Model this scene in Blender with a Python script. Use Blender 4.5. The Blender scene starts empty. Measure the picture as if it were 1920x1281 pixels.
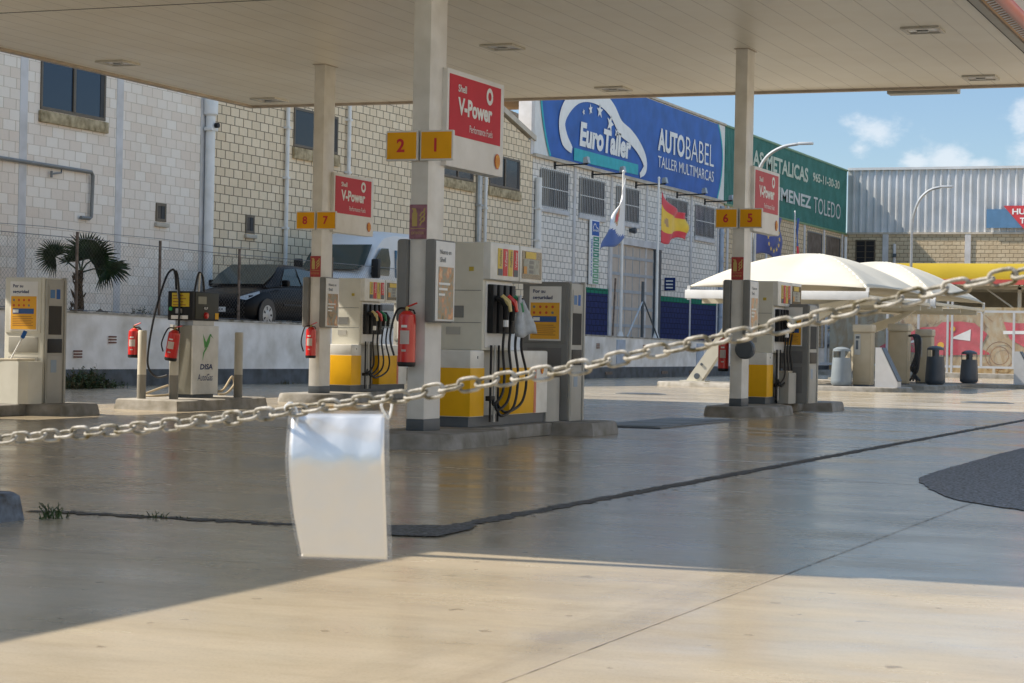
import bpy, bmesh, math, random
from mathutils import Vector, Matrix
random.seed(7)
R = math.radians
scene = bpy.context.scene
COL = scene.collection

def lin(r, g, b):
    f = lambda c: (c/255/12.92) if c/255 <= .04045 else ((c/255+.055)/1.055)**2.4
    return (f(r), f(g), f(b), 1)

# ------------------------------------------------------------------ camera
YAW, PIT, ROL, EYE = .38424, .00036, .01949, 1.16
cd = bpy.data.cameras.new('camera'); cam = bpy.data.objects.new('camera', cd); COL.objects.link(cam)
F = Vector((-math.sin(YAW)*math.cos(PIT), math.cos(YAW)*math.cos(PIT), math.sin(PIT)))
Rv = Vector((math.cos(YAW), math.sin(YAW), 0)); Uv = Rv.cross(F)
c_, s_ = math.cos(ROL), math.sin(ROL)
R2 = c_*Rv + s_*Uv; U2 = -s_*Rv + c_*Uv
cam.matrix_world = Matrix(((R2.x, U2.x, -F.x, 0), (R2.y, U2.y, -F.y, 0), (R2.z, U2.z, -F.z, EYE), (0, 0, 0, 1)))
cd.sensor_width = 36; cd.lens = 72.99; cd.clip_end = 2000; cd.clip_start = .1
cd.dof.use_dof = True; cd.dof.focus_distance = 27; cd.dof.aperture_fstop = 13
scene.camera = cam

# ------------------------------------------------------------------ light
SUN = Vector((-.97, -.22, 1.0)).normalized()          # towards the sun
world = bpy.data.worlds.new('World'); scene.world = world; world.use_nodes = True
nt = world.node_tree; N = nt.nodes; L = nt.links
for n in list(N): N.remove(n)
out = N.new('ShaderNodeOutputWorld')
sky = N.new('ShaderNodeTexSky'); sky.sky_type = 'NISHITA'; sky.sun_disc = False
sky.sun_elevation = math.asin(SUN.z); sky.sun_rotation = math.atan2(SUN.x, SUN.y)
sky.air_density = 1.0; sky.dust_density = .1; sky.ozone_density = 1.6
bg = N.new('ShaderNodeBackground'); bg.inputs[1].default_value = .13
tc = N.new('ShaderNodeTexCoord')
nz = N.new('ShaderNodeTexNoise'); nz.inputs['Scale'].default_value = 42; nz.inputs['Detail'].default_value = 8; nz.inputs['Roughness'].default_value = .58
mp = N.new('ShaderNodeMapping'); mp.inputs['Scale'].default_value = (1, 1, 1.5)
L.new(tc.outputs['Generated'], mp.inputs[0]); L.new(mp.outputs[0], nz.inputs[0])
def wm(op, a, b=None):
    m = N.new('ShaderNodeMath'); m.operation = op
    for i, v in enumerate((a, b)):
        if v is None: continue
        if isinstance(v, (int, float)): m.inputs[i].default_value = v
        else: L.new(v, m.inputs[i])
    return m.outputs[0]
acc = None      # clouds: soft lumps at fixed directions of the sky
for d, r in [((-.2105, .9721, .1032), .016), ((-.2170, .9706, .0945), .010), ((-.178, .98, .0905), .020), ((-.192, .9784, .0875), .014),
             ((-.1380, .983, .1125), .022), ((-.1423, .9848, .094), .014), ((-.162, .98, .086), .012), ((-.2300, .9755, .112), .006),
             ((.15, .98, .12), .05), ((-.6, .78, .2), .08), ((.5, .8, .25), .09), ((-.3, -.9, .3), .15), ((.7, -.6, .3), .12), ((-.15, .93, .33), .05), ((.05, .95, .28), .05)]:
    v = N.new('ShaderNodeVectorMath'); v.operation = 'SUBTRACT'; L.new(tc.outputs['Generated'], v.inputs[0]); v.inputs[1].default_value = d
    w = N.new('ShaderNodeVectorMath'); w.operation = 'MULTIPLY'; L.new(v.outputs[0], w.inputs[0]); w.inputs[1].default_value = (1/r/1.25, 1/r/1.25, 1/r*1.15)
    ln = N.new('ShaderNodeVectorMath'); ln.operation = 'LENGTH'; L.new(w.outputs[0], ln.inputs[0])
    o = wm('SUBTRACT', .8, ln.outputs['Value'])
    acc = o if acc is None else wm('MAXIMUM', acc, o)
cl = wm('ADD', acc, wm('MULTIPLY', wm('SUBTRACT', nz.outputs[0], .5), 2.6))
mr = N.new('ShaderNodeMapRange'); mr.interpolation_type = 'SMOOTHSTEP'; L.new(cl, mr.inputs[0]); mr.inputs[1].default_value = .05; mr.inputs[2].default_value = .75; mr.inputs[3].default_value = 0; mr.inputs[4].default_value = .5
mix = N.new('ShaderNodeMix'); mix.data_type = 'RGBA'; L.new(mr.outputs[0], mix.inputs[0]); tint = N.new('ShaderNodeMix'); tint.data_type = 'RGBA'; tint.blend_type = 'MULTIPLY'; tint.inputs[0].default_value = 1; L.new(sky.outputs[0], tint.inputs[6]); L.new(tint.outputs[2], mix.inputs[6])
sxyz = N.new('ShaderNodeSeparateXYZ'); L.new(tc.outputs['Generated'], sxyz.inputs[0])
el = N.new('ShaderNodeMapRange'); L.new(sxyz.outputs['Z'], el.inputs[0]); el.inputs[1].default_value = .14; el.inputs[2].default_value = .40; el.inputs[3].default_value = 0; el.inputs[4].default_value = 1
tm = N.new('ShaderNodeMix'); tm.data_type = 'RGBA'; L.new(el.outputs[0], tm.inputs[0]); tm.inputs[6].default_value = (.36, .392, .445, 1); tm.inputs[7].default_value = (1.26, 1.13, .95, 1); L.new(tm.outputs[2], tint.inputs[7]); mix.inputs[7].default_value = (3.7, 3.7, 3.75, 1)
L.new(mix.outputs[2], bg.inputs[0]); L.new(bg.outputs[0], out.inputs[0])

sd = bpy.data.lights.new('sun', 'SUN'); sun = bpy.data.objects.new('sun', sd); COL.objects.link(sun)
sd.energy = 3.9; sd.angle = R(.53); sd.color = (1, .91, .79)
sun.rotation_euler = SUN.to_track_quat('Z', 'Y').to_euler(); sun.location = (-20, 0, 30)
scene.view_settings.view_transform = 'Standard'; scene.view_settings.look = 'None'
scene.view_settings.exposure = 1.14; scene.view_settings.gamma = 1
scene.render.engine = 'CYCLES'
scene.cycles.max_bounces = 8; scene.cycles.transparent_max_bounces = 12

# ------------------------------------------------------------------ materials
MATS = {}
def newmat(name):
    m = bpy.data.materials.new(name); m.use_nodes = True
    return m, m.node_tree.nodes, m.node_tree.links, m.node_tree.nodes['Principled BSDF']
def pm(name, col, rough=.5, metal=0, var=.08, scale=3.0, bump=0, bscale=30, coat=0, spec=.5):
    """painted / plain surface with slight dirt variation"""
    if name in MATS: return MATS[name]
    m, n, l, b = newmat(name)
    col = lin(*col) if max(col) > 1.5 else (*col[:3], 1)
    g = n.new('ShaderNodeNewGeometry')
    t = n.new('ShaderNodeTexNoise'); t.inputs['Scale'].default_value = scale; t.inputs['Detail'].default_value = 5
    l.new(g.outputs['Position'], t.inputs[0])
    mx = n.new('ShaderNodeMix'); mx.data_type = 'RGBA'
    mr = n.new('ShaderNodeMapRange'); mr.inputs[1].default_value = .35; mr.inputs[2].default_value = .7; l.new(t.outputs[0], mr.inputs[0])
    l.new(mr.outputs[0], mx.inputs[0])
    mx.inputs[6].default_value = col; mx.inputs[7].default_value = (col[0]*(1-var*2), col[1]*(1-var*2.1), col[2]*(1-var*2.4), 1)
    l.new(mx.outputs[2], b.inputs['Base Color'])
    b.inputs['Roughness'].default_value = rough; b.inputs['Metallic'].default_value = metal
    b.inputs['Coat Weight'].default_value = coat; b.inputs['Specular IOR Level'].default_value = spec
    if bump:
        t2 = n.new('ShaderNodeTexNoise'); t2.inputs['Scale'].default_value = bscale; l.new(g.outputs['Position'], t2.inputs[0])
        bp = n.new('ShaderNodeBump'); bp.inputs['Strength'].default_value = bump; bp.inputs['Distance'].default_value = .01; l.new(t2.outputs[0], bp.inputs['Height']); l.new(bp.outputs[0], b.inputs['Normal'])
    MATS[name] = m; return m

def brickmat(name, c1, c2, mortar, axis='Y', relief=.6, bw=.48, rh=.24, ms=.014, stain=.12, shift=0.):
    m, n, l, b = newmat(name)
    g = n.new('ShaderNodeNewGeometry'); sp = n.new('ShaderNodeSeparateXYZ'); l.new(g.outputs['Position'], sp.inputs[0])
    cb = n.new('ShaderNodeCombineXYZ'); kx = n.new('ShaderNodeMath'); kx.operation = 'MULTIPLY'; kx.inputs[1].default_value = .42 if axis == 'Y' else 1; l.new(sp.outputs[axis], kx.inputs[0]); l.new(kx.outputs[0], cb.inputs[0])
    ad = n.new('ShaderNodeMath'); ad.operation = 'ADD'; ad.inputs[1].default_value = shift; l.new(sp.outputs['Z'], ad.inputs[0]); l.new(ad.outputs[0], cb.inputs[1])
    # uneven joints
    wob = n.new('ShaderNodeTexNoise'); wob.inputs['Scale'].default_value = 1.3; l.new(cb.outputs[0], wob.inputs[0])
    wv = n.new('ShaderNodeVectorMath'); wv.operation = 'SCALE'; l.new(wob.outputs['Color'], wv.inputs[0]); wv.inputs['Scale'].default_value = .02
    wa = n.new('ShaderNodeVectorMath'); l.new(cb.outputs[0], wa.inputs[0]); l.new(wv.outputs[0], wa.inputs[1])
    br = n.new('ShaderNodeTexBrick'); l.new(wa.outputs[0], br.inputs[0])
    br.offset = .5; br.inputs['Scale'].default_value = 1; br.inputs['Brick Width'].default_value = bw*(.42 if axis == 'Y' else 1); br.inputs['Row Height'].default_value = rh
    br.inputs['Mortar Size'].default_value = ms; br.inputs['Mortar Smooth'].default_value = .15; br.inputs['Bias'].default_value = 0
    br.inputs['Color1'].default_value = lin(*c1); br.inputs['Color2'].default_value = lin(*c2); br.inputs['Mortar'].default_value = lin(*mortar)
    st = n.new('ShaderNodeTexNoise'); st.inputs['Scale'].default_value = .8; st.inputs['Detail'].default_value = 6
    mp = n.new('ShaderNodeMapping'); mp.inputs['Scale'].default_value = (1, 1, .35); l.new(g.outputs['Position'], mp.inputs[0]); l.new(mp.outputs[0], st.inputs[0])
    mr = n.new('ShaderNodeMapRange'); mr.inputs[1].default_value = .45; mr.inputs[2].default_value = .75; mr.inputs[4].default_value = stain*3; l.new(st.outputs[0], mr.inputs[0])
    mx = n.new('ShaderNodeMix'); mx.data_type = 'RGBA'; mx.blend_type = 'MULTIPLY'; l.new(mr.outputs[0], mx.inputs[0]); l.new(br.outputs[0], mx.inputs[6]); mx.inputs[7].default_value = (.8, .7, .55, 1)
    l.new(mx.outputs[2], b.inputs['Base Color']); b.inputs['Roughness'].default_value = .9
    fn = n.new('ShaderNodeTexNoise'); fn.inputs['Scale'].default_value = 9; fn.inputs['Detail'].default_value = 6; l.new(g.outputs['Position'], fn.inputs[0])
    ma = n.new('ShaderNodeMath'); ma.operation = 'MULTIPLY_ADD'; l.new(fn.outputs[0], ma.inputs[0]); ma.inputs[1].default_value = .6
    iv = n.new('ShaderNodeMath'); iv.operation = 'SUBTRACT'; iv.inputs[0].default_value = 1; l.new(br.outputs['Fac'], iv.inputs[1]); l.new(iv.outputs[0], ma.inputs[2])
    bp = n.new('ShaderNodeBump'); bp.inputs['Strength'].default_value = relief; bp.inputs['Distance'].default_value = .03; l.new(ma.outputs[0], bp.inputs['Height']); l.new(bp.outputs[0], b.inputs['Normal'])
    MATS[name] = m; return m

def glassmat(name, col, rough=.05, alpha=1, spec=.45):
    m, n, l, b = newmat(name)
    b.inputs['Base Color'].default_value = lin(*col); b.inputs['Roughness'].default_value = rough; b.inputs['Specular IOR Level'].default_value = spec
    if alpha < 1: b.inputs['Alpha'].default_value = alpha
    MATS[name] = m; return m

def concrete(name, c1, c2, rough=(.22, .5), dark=(.5, .47, .44), wet=1.0):
    """trowelled concrete slab: blotches, tyre film, glossy where polished"""
    m, n, l, b = newmat(name)
    g = n.new('ShaderNodeNewGeometry')
    def noise(sc, det, mpsc=(1, 1, 1), ro=.55):
        mp = n.new('ShaderNodeMapping'); mp.inputs['Scale'].default_value = mpsc; l.new(g.outputs['Position'], mp.inputs[0])
        t = n.new('ShaderNodeTexNoise'); t.inputs['Scale'].default_value = sc; t.inputs['Detail'].default_value = det; t.inputs['Roughness'].default_value = ro; l.new(mp.outputs[0], t.inputs[0]); return t.outputs[0]
    def rng(x, a, b_, c, d):
        mr = n.new('ShaderNodeMapRange'); l.new(x, mr.inputs[0]); mr.inputs[1].default_value = a; mr.inputs[2].default_value = b_; mr.inputs[3].default_value = c; mr.inputs[4].default_value = d; return mr.outputs[0]
    mx = n.new('ShaderNodeMix'); mx.data_type = 'RGBA'; l.new(rng(noise(1.1, 9, (.6, 1.1, 1), .66), .35, .68, 0, 1), mx.inputs[0]); mx.inputs[6].default_value = lin(*c1); mx.inputs[7].default_value = lin(*c2)
    m2 = n.new('ShaderNodeMix'); m2.data_type = 'RGBA'; m2.blend_type = 'MULTIPLY'; l.new(rng(noise(.6, 9, (.5, 1.1, 1), .7), .47, .7, 0, .42), m2.inputs[0]); l.new(mx.outputs[2], m2.inputs[6]); m2.inputs[7].default_value = (*dark, 1)
    m3 = n.new('ShaderNodeMix'); m3.data_type = 'RGBA'; m3.blend_type = 'MULTIPLY'; l.new(rng(noise(70, 3), .5, .8, 0, .45), m3.inputs[0]); l.new(m2.outputs[2], m3.inputs[6]); m3.inputs[7].default_value = (.6, .58, .55, 1)
    m4 = n.new('ShaderNodeMix'); m4.data_type = 'RGBA'; m4.blend_type = 'MULTIPLY'; l.new(rng(noise(6, 6, (.35, 1.2, 1), .7), .5, .74, 0, .28), m4.inputs[0]); l.new(m3.outputs[2], m4.inputs[6]); m4.inputs[7].default_value = (.66, .60, .50, 1)
    m5 = n.new('ShaderNodeMix'); m5.data_type = 'RGBA'; m5.blend_type = 'MULTIPLY'; l.new(rng(noise(5.5, 2), .70, .73, 0, .75), m5.inputs[0]); l.new(m4.outputs[2], m5.inputs[6]); m5.inputs[7].default_value = (.5, .46, .42, 1)
    # tyre film along the drive lanes
    wv_ = n.new('ShaderNodeTexWave'); wv_.wave_type = 'BANDS'; wv_.bands_direction = 'X'; wv_.inputs['Scale'].default_value = .16; wv_.inputs['Distortion'].default_value = 1.2; wv_.inputs['Detail'].default_value = 2; l.new(g.outputs['Position'], wv_.inputs[0])
    mm_ = n.new('ShaderNodeMath'); mm_.operation = 'MULTIPLY'; l.new(rng(wv_.outputs[0], .72, 1., 0, .5), mm_.inputs[0]); l.new(rng(noise(2.2, 6, (1.4, .25, 1), .65), .42, .66, 0, 1), mm_.inputs[1])
    m6 = n.new('ShaderNodeMix'); m6.data_type = 'RGBA'; m6.blend_type = 'MULTIPLY'; l.new(mm_.outputs[0], m6.inputs[0]); l.new(m5.outputs[2], m6.inputs[6]); m6.inputs[7].default_value = (.52, .50, .48, 1)
    l.new(m6.outputs[2], b.inputs['Base Color'])
    l.new(rng(noise(.8, 9, (.5, 1.2, 1), .7), .35, .68, rough[0], rough[1]), b.inputs['Roughness'])
    bp = n.new('ShaderNodeBump'); bp.inputs['Strength'].default_value = .12; bp.inputs['Distance'].default_value = .004; l.new(noise(14, 5), bp.inputs['Height']); l.new(bp.outputs[0], b.inputs['Normal'])
    MATS[name] = m; return m

# ------------------------------------------------------------------ mesh builder
class MB:
    def __init__(s): s.v = []; s.f = []; s.m = []; s.mats = []; s.sm = []
    def mi(s, mat):
        if mat not in s.mats: s.mats.append(mat)
        return s.mats.index(mat)
    def add(s, vs, fs, mat, smooth=False):
        o = len(s.v); s.v += [tuple(v) for v in vs]; k = s.mi(mat)
        for f in fs: s.f.append([i+o for i in f]); s.m.append(k); s.sm.append(smooth)
    def box(s, a, b, mat, bev=0):
        (x0, y0, z0), (x1, y1, z1) = [min(p) for p in zip(a, b)], [max(p) for p in zip(a, b)]
        if bev <= 0:
            s.add([(x0, y0, z0), (x1, y0, z0), (x1, y1, z0), (x0, y1, z0), (x0, y0, z1), (x1, y0, z1), (x1, y1, z1), (x0, y1, z1)],
                  [(0, 3, 2, 1), (4, 5, 6, 7), (0, 1, 5, 4), (1, 2, 6, 5), (2, 3, 7, 6), (3, 0, 4, 7)], mat)
        else:
            bm = bmesh.new(); bmesh.ops.create_cube(bm, size=1)
            for v in bm.verts: v.co = Vector(((x0+x1)/2+v.co.x*(x1-x0), (y0+y1)/2+v.co.y*(y1-y0), (z0+z1)/2+v.co.z*(z1-z0)))
            bmesh.ops.bevel(bm, geom=bm.edges[:], offset=min(bev, .45*min(x1-x0, y1-y0, z1-z0)), segments=2, affect='EDGES', profile=.6)
            s.bm(bm, mat)
        return s
    def bm(s, bm, mat, smooth=False):
        bm.verts.index_update(); s.add([v.co[:] for v in bm.verts], [[v.index for v in f.verts] for f in bm.faces], mat, smooth); bm.free()
    def tube(s, pts, r, mat, seg=8, cap=True):
        pts = [Vector(p) for p in pts]; rs = r if isinstance(r, (list, tuple)) else [r]*len(pts)
        vs = []; up = None
        for i, p in enumerate(pts):
            t = (pts[min(i+1, len(pts)-1)]-pts[max(i-1, 0)]).normalized()
            if up is None: up = Vector((0, 0, 1)) if abs(t.z) < .9 else Vector((1, 0, 0))
            a = t.cross(up).normalized(); b = a.cross(t).normalized(); up = b
            for k in range(seg):
                an = 2*math.pi*k/seg; vs.append(p+(a*math.cos(an)+b*math.sin(an))*rs[i])
        fs = []
        for i in range(len(pts)-1):
            for k in range(seg): fs.append((i*seg+k, i*seg+(k+1) % seg, (i+1)*seg+(k+1) % seg, (i+1)*seg+k))
        if cap: fs.append(tuple(range(seg))[::-1]); fs.append(tuple((len(pts)-1)*seg+k for k in range(seg)))
        s.add(vs, fs, mat, True); return s
    def lathe(s, c, prof, mat, seg=20, axis='Z'):
        vs = []
        for r, h in prof:
            for k in range(seg):
                a = 2*math.pi*k/seg; x, y = r*math.cos(a), r*math.sin(a)
                vs.append({'Z': (c[0]+x, c[1]+y, c[2]+h), 'X': (c[0]+h, c[1]+x, c[2]+y), 'Y': (c[0]+x, c[1]+h, c[2]+y)}[axis])
        fs = [(i*seg+k, i*seg+(k+1) % seg, (i+1)*seg+(k+1) % seg, (i+1)*seg+k) for i in range(len(prof)-1) for k in range(seg)]
        fs += [tuple(range(seg)), tuple((len(prof)-1)*seg+k for k in range(seg))]
        s.add(vs, fs, mat, True); return s
    def prism(s, poly, d0, d1, mat, plane='XY'):
        """polygon extruded; plane XY -> along Z, YZ -> along X, XZ -> along Y"""
        P = {'XY': lambda p, d: (p[0], p[1], d), 'YZ': lambda p, d: (d, p[0], p[1]), 'XZ': lambda p, d: (p[0], d, p[1])}[plane]
        n = len(poly); vs = [P(p, d0) for p in poly]+[P(p, d1) for p in poly]
        fs = [tuple(range(n)), tuple(range(2*n-1, n-1, -1))]+[(i, (i+1) % n, n+(i+1) % n, n+i) for i in range(n)]
        s.add(vs, fs, mat); return s
    def quad(s, a, b, c, d, mat): s.add([a, b, c, d], [(0, 1, 2, 3)], mat); return s
    def split(s, name, parent):
        """one object per connected piece"""
        par = list(range(len(s.v)))
        def fd(a):
            while par[a] != a: par[a] = par[par[a]]; a = par[a]
            return a
        for f in s.f:
            for k in f[1:]: par[fd(k)] = fd(f[0])
        gr = {}
        for i, f in enumerate(s.f): gr.setdefault(fd(f[0]), []).append(i)
        for ids in gr.values():
            m = MB(); mp = {}
            for i in ids:
                for k in s.f[i]:
                    if k not in mp: mp[k] = len(m.v); m.v.append(s.v[k])
                m.f.append([mp[k] for k in s.f[i]]); m.m.append(m.mi(s.mats[s.m[i]])); m.sm.append(s.sm[i])
            m.build(name, parent)
    def build(s, name, parent=None, label=None, recalc=True, auto=35):
        me = bpy.data.meshes.new(name); me.from_pydata(s.v, [], s.f)
        for m in s.mats: me.materials.append(m)
        for p, k, q in zip(me.polygons, s.m, s.sm): p.material_index = k; p.use_smooth = q
        if recalc:
            bm = bmesh.new(); bm.from_mesh(me); bmesh.ops.recalc_face_normals(bm, faces=bm.faces[:]); bm.to_mesh(me); bm.free()
        try: me.set_sharp_from_angle(angle=R(auto))
        except Exception: pass
        o = bpy.data.objects.new(name, me); COL.objects.link(o)
        if parent: o.parent = parent
        if label: o['label'] = label
        return o

def thing(name, label, cat, loc=(0, 0, 0), group=None):
    o = bpy.data.objects.new(name, None); COL.objects.link(o); o.location = loc; o.empty_display_size = .2
    o['label'] = label; o['category'] = cat
    if group: o['group'] = group
    return o
def tag(o, label=None, cat=None, group=None, kind=None):
    for k, v in (('label', label), ('category', cat), ('group', group), ('kind', kind)):
        if v: o[k] = v
    return o
def B(name, parent, mat, *boxes, bev=0, label=None):
    m = MB()
    for a, b in boxes: m.box(a, b, mat, bev)
    return m.build(name, parent, label)

_tc = {}
def textmesh(txt, bold=0., shear=0., spacing=1.0):
    key = (txt, bold, shear, spacing)
    if key in _tc: return _tc[key]
    cu = bpy.data.curves.new('t', 'FONT'); cu.body = txt; cu.offset = bold; cu.shear = shear; cu.space_character = spacing
    cu.resolution_u = 3
    o = bpy.data.objects.new('t', cu); COL.objects.link(o)
    dg = bpy.context.evaluated_depsgraph_get(); me = bpy.data.meshes.new_from_object(o.evaluated_get(dg))
    vs = [v.co.copy() for v in me.vertices]; fs = [tuple(p.vertices) for p in me.polygons]
    bpy.data.objects.remove(o); bpy.data.meshes.remove(me)
    xs = [v.x for v in vs]; ys = [v.y for v in vs]
    _tc[key] = ([(v.x, v.y) for v in vs], fs, min(xs), max(xs), min(ys), max(ys)); return _tc[key]
def text(mb, txt, o, u, v, w, h, mat, bold=0., shear=0., spacing=1.0):
    """letters fitted into a w x h rectangle whose lower left corner is o, along unit vectors u (reading) and v (up)"""
    pts, fs, x0, x1, y0, y1 = textmesh(txt, bold, shear, spacing)
    o, u, v = Vector(o), Vector(u).normalized(), Vector(v).normalized()
    mb.add([o+u*((x-x0)/(x1-x0)*w)+v*((y-y0)/(y1-y0)*h) for x, y in pts], fs, mat)
def stroke(mb, pts, w, P, mat):
    """flat ribbon of width w (number or list) along 2D pts mapped by P"""
    n = len(pts); ws = w if isinstance(w, list) else [w]*n; Lp, Rp = [], []
    for i in range(n):
        a = Vector(pts[max(i-1, 0)]); b = Vector(pts[min(i+1, n-1)]); t = (b-a).normalized(); nn = Vector((-t.y, t.x))*ws[i]/2
        c = Vector(pts[i]); Lp.append(P(*(c+nn))); Rp.append(P(*(c-nn)))
    mb.add(Lp+Rp, [(i, i+1, n+i+1, n+i) for i in range(n-1)], mat)
def smooth_path(pts, k=6):
    out = []; P = [Vector(p) for p in pts]
    for i in range(len(P)-1):
        p0, p1, p2, p3 = P[max(i-1, 0)], P[i], P[i+1], P[min(i+2, len(P)-1)]
        for j in range(k):
            t = j/k; out.append(.5*((2*p1)+(p2-p0)*t+(2*p0-5*p1+4*p2-p3)*t*t+(3*p1-p0-3*p2+p3)*t**3))
    out.append(P[-1]); return out

M_white = pm('white_paint', (.78, .77, .74), .45, var=.06)
M_col = pm('column_paint', (.78, .76, .71), .42, var=.09, scale=3)
M_cream = pm('cream_cabinet', (.68, .66, .57), .5, var=.06)
M_pump = pm('pump_white', (.76, .75, .70), .38, var=.09, scale=4)
M_yel = pm('signal_yellow', (.84, .45, .012), .42, var=.06, spec=.18)
M_yel2 = pm('plate_yellow', (.88, .42, .012), .45, var=.04, spec=.18)
M_red = pm('fuel_red', (.62, .045, .05), .4, var=.05, spec=.18)
M_redx = pm('extinguisher_red', (.62, .02, .015), .3, var=.05, coat=.3)
M_blk = pm('black_rubber', (.012, .012, .013), .45, var=.1)
M_blkp = pm('black_plastic', (.015, .015, .016), .5, var=.1, spec=.3)
M_grey = pm('mid_grey_plastic', (.21, .21, .20), .5, var=.08)
M_lgrey = pm('light_grey_panel', (.42, .41, .37), .5, var=.06)
M_dgrey = pm('dark_grey_base', (.085, .10, .115), .5, var=.12)
M_slate = pm('slate_plastic', (.055, .068, .085), .45, var=.1)
M_steel = pm('galvanised_steel', (.45, .46, .46), .42, .6, var=.1)
M_alu = pm('aluminium_frame', (.55, .55, .55), .4, .3, var=.05)
M_kerb = pm('kerb_concrete', (.33, .31, .275), .85, var=.22, scale=5, bump=.4, bscale=25)
M_island = pm('island_concrete', (.28, .27, .25), .8, var=.25, scale=4, bump=.4, bscale=25)
M_navy = pm('navy_print', (.02, .04, .14), .5, var=.05, spec=.18)
M_teal = pm('teal_print', (.02, .22, .16), .5, spec=.18)
M_letter = pm('white_print', (.82, .82, .80), .5, var=.04)
M_bluep = pm('blue_print', (.03, .13, .42), .5, spec=.18)
M_pecy = pm('emblem_yellow', (.82, .38, .02), .4, var=.03, spec=.18)
M_pecr = pm('emblem_red', (.62, .08, .02), .4, var=.03)
M_pink = pm('faded_fire_sign', (.36, .17, .22), .6, var=.2, scale=14)
M_fire = pm('fire_sign_red', (.42, .05, .045), .5, var=.15, scale=10)
M_firey = pm('fire_sign_print', (.55, .42, .14), .6)
M_orange = pm('poster_yellow', (.82, .42, .05), .5, var=.05, spec=.18)
M_tan = pm('tan_panel', (.44, .36, .235), .55, var=.08)
M_tancap = pm('tan_cap', (.50, .44, .33), .5, var=.08)
M_wire = pm('wire_grey', (.22, .21, .20), .5, .5)
M_rust = pm('rusty_post', (.20, .15, .12), .7, var=.3, scale=8)
M_soil = pm('dry_soil', (.14, .11, .08), .95, var=.3, scale=4, bump=.6)
M_glass = glassmat('window_glass', (38, 50, 66))
M_glassd = glassmat('dark_window_glass', (48, 48, 50), .12, 1, .25)
M_bronze = pm('bronze_window_frame', (.12, .09, .055), .45, var=.15)
M_sill = pm('worn_sill_paint', (.50, .40, .24), .8, var=.3, scale=6)

def pecten(mb, P, s, deep=None):
    """scallop shell emblem, s = height; P maps (x,y) to the sign face; second layer slightly proud via P2"""
    pass
def shell(name, parent, O, u, n, s):
    """round scallop emblem: red outline, yellow fan, red ribs. O = centre, u = right, n = outward"""
    O, u, n = Vector(O), Vector(u), Vector(n); mb = MB()
    def ring(k, d, mat, sc):
        pts = []
        for i in range(25):
            a = R(-58)+R(296)*i/24; rr = .5*s*sc*(1+.045*abs(math.sin(a*4.5)))
            pts.append(O+u*(rr*math.cos(a)*.98)+Vector((0, 0, rr*math.sin(a)+.03*s))+n*d)
        pts = pts+[O+u*(-.20*s*sc)+Vector((0, 0, -.52*s*sc))+n*d, O+u*(.20*s*sc)+Vector((0, 0, -.52*s*sc))+n*d]
        mb.add(pts, [tuple(range(len(pts)))], mat)
    ring(0, .004, M_pecr, 1.0); ring(0, .008, M_pecy, .84)
    for a in (-52, -34, -17, 0, 17, 34, 52):
        d = u*math.sin(R(a))+Vector((0, 0, math.cos(R(a)))); q = Vector((0, 0, 1)).cross(d).normalized() if False else (u*math.cos(R(a))-Vector((0, 0, math.sin(R(a)))))
        p0 = O+Vector((0, 0, -.36*s))+d*.12*s+n*.011; p1 = O+Vector((0, 0, -.36*s))+d*(.66*s if abs(a) < 40 else .5*s)+n*.011
        mb.quad(p0-q*.004*s, p0+q*.004*s, p1+q*.022*s, p1-q*.022*s, M_pecr)
    return mb.build(name, parent, recalc=False)

# ================================================================== SETTING
M_ground = concrete('forecourt_concrete', (170, 158, 136), (158, 145, 121), (.13, .31))
m = MB(); m.quad((-400, -500, 0), (400, -500, 0), (400, 500, 0), (-400, 500, 0), M_ground)
tag(m.build('ground'), kind='structure')
M_tar = pm('tar_patch', (.14, .135, .13), .95, var=.42, scale=38, bump=1.0, bscale=45)
def ragged(mb, path, w, z, mat, amp=.03, step=.12, seed=1):
    rnd = random.Random(seed); Lf, Rg = [], []
    for i in range(len(path)-1):
        a, b = Vector(path[i]), Vector(path[i+1]); n = max(1, int((b-a).length/step)); t = (b-a).normalized(); q = Vector((-t.y, t.x))
        for k in range(n+(i == len(path)-2)):
            c = a+(b-a)*k/n; Lf.append((c+q*(w/2+rnd.uniform(-amp, amp))).to_3d()); Rg.append((c-q*(w/2+rnd.uniform(-amp, amp))).to_3d())
    n = len(Lf)
    for v in Lf+Rg: v.z = z
    mb.add(Lf+Rg, [(i, i+1, n+i+1, n+i) for i in range(n-1)], mat)
m = MB()
ragged(m, [(-5.18, 11.85), (-5.16, 30), (-5.1, 60)], .13, .004, M_tar, .035, .03, seed=2)
ragged(m, [(-7.95, 11.35), (-7.0, 11.42), (-6.1, 11.44), (-5.6, 11.42)], .12, .0045, M_tar, .05, .05, seed=3)
m.add([(x, y, .008) for x, y in [(-5.72, 11.25), (-5.2, 11.12), (-4.98, 11.2), (-5.0, 11.75), (-5.1, 12.1), (-5.25, 11.9), (-5.7, 11.62)]], [tuple(range(7))], M_tar)
rnd = random.Random(21)
for i in range(900):
    if i % 3: y = rnd.uniform(11.8, 38); x = -5.17+rnd.gauss(0, .11)
    else: x = rnd.uniform(-7.9, -4.9); y = 11.42+rnd.gauss(0, .12)
    q = rnd.uniform(.006, .022); a = rnd.uniform(0, 3); m.add([(x+q*math.cos(a+k*1.26)*rnd.uniform(.6, 1.2), y+q*math.sin(a+k*1.26)*rnd.uniform(.6, 1.2), .0055) for k in range(5)], [tuple(range(5))], M_tar)
tag(m.build('road_repair', recalc=False), kind='structure')
M_asph = pm('asphalt', (.30, .30, .31), .92, var=.44, scale=40, bump=.6, bscale=60)
m = MB()
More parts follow.
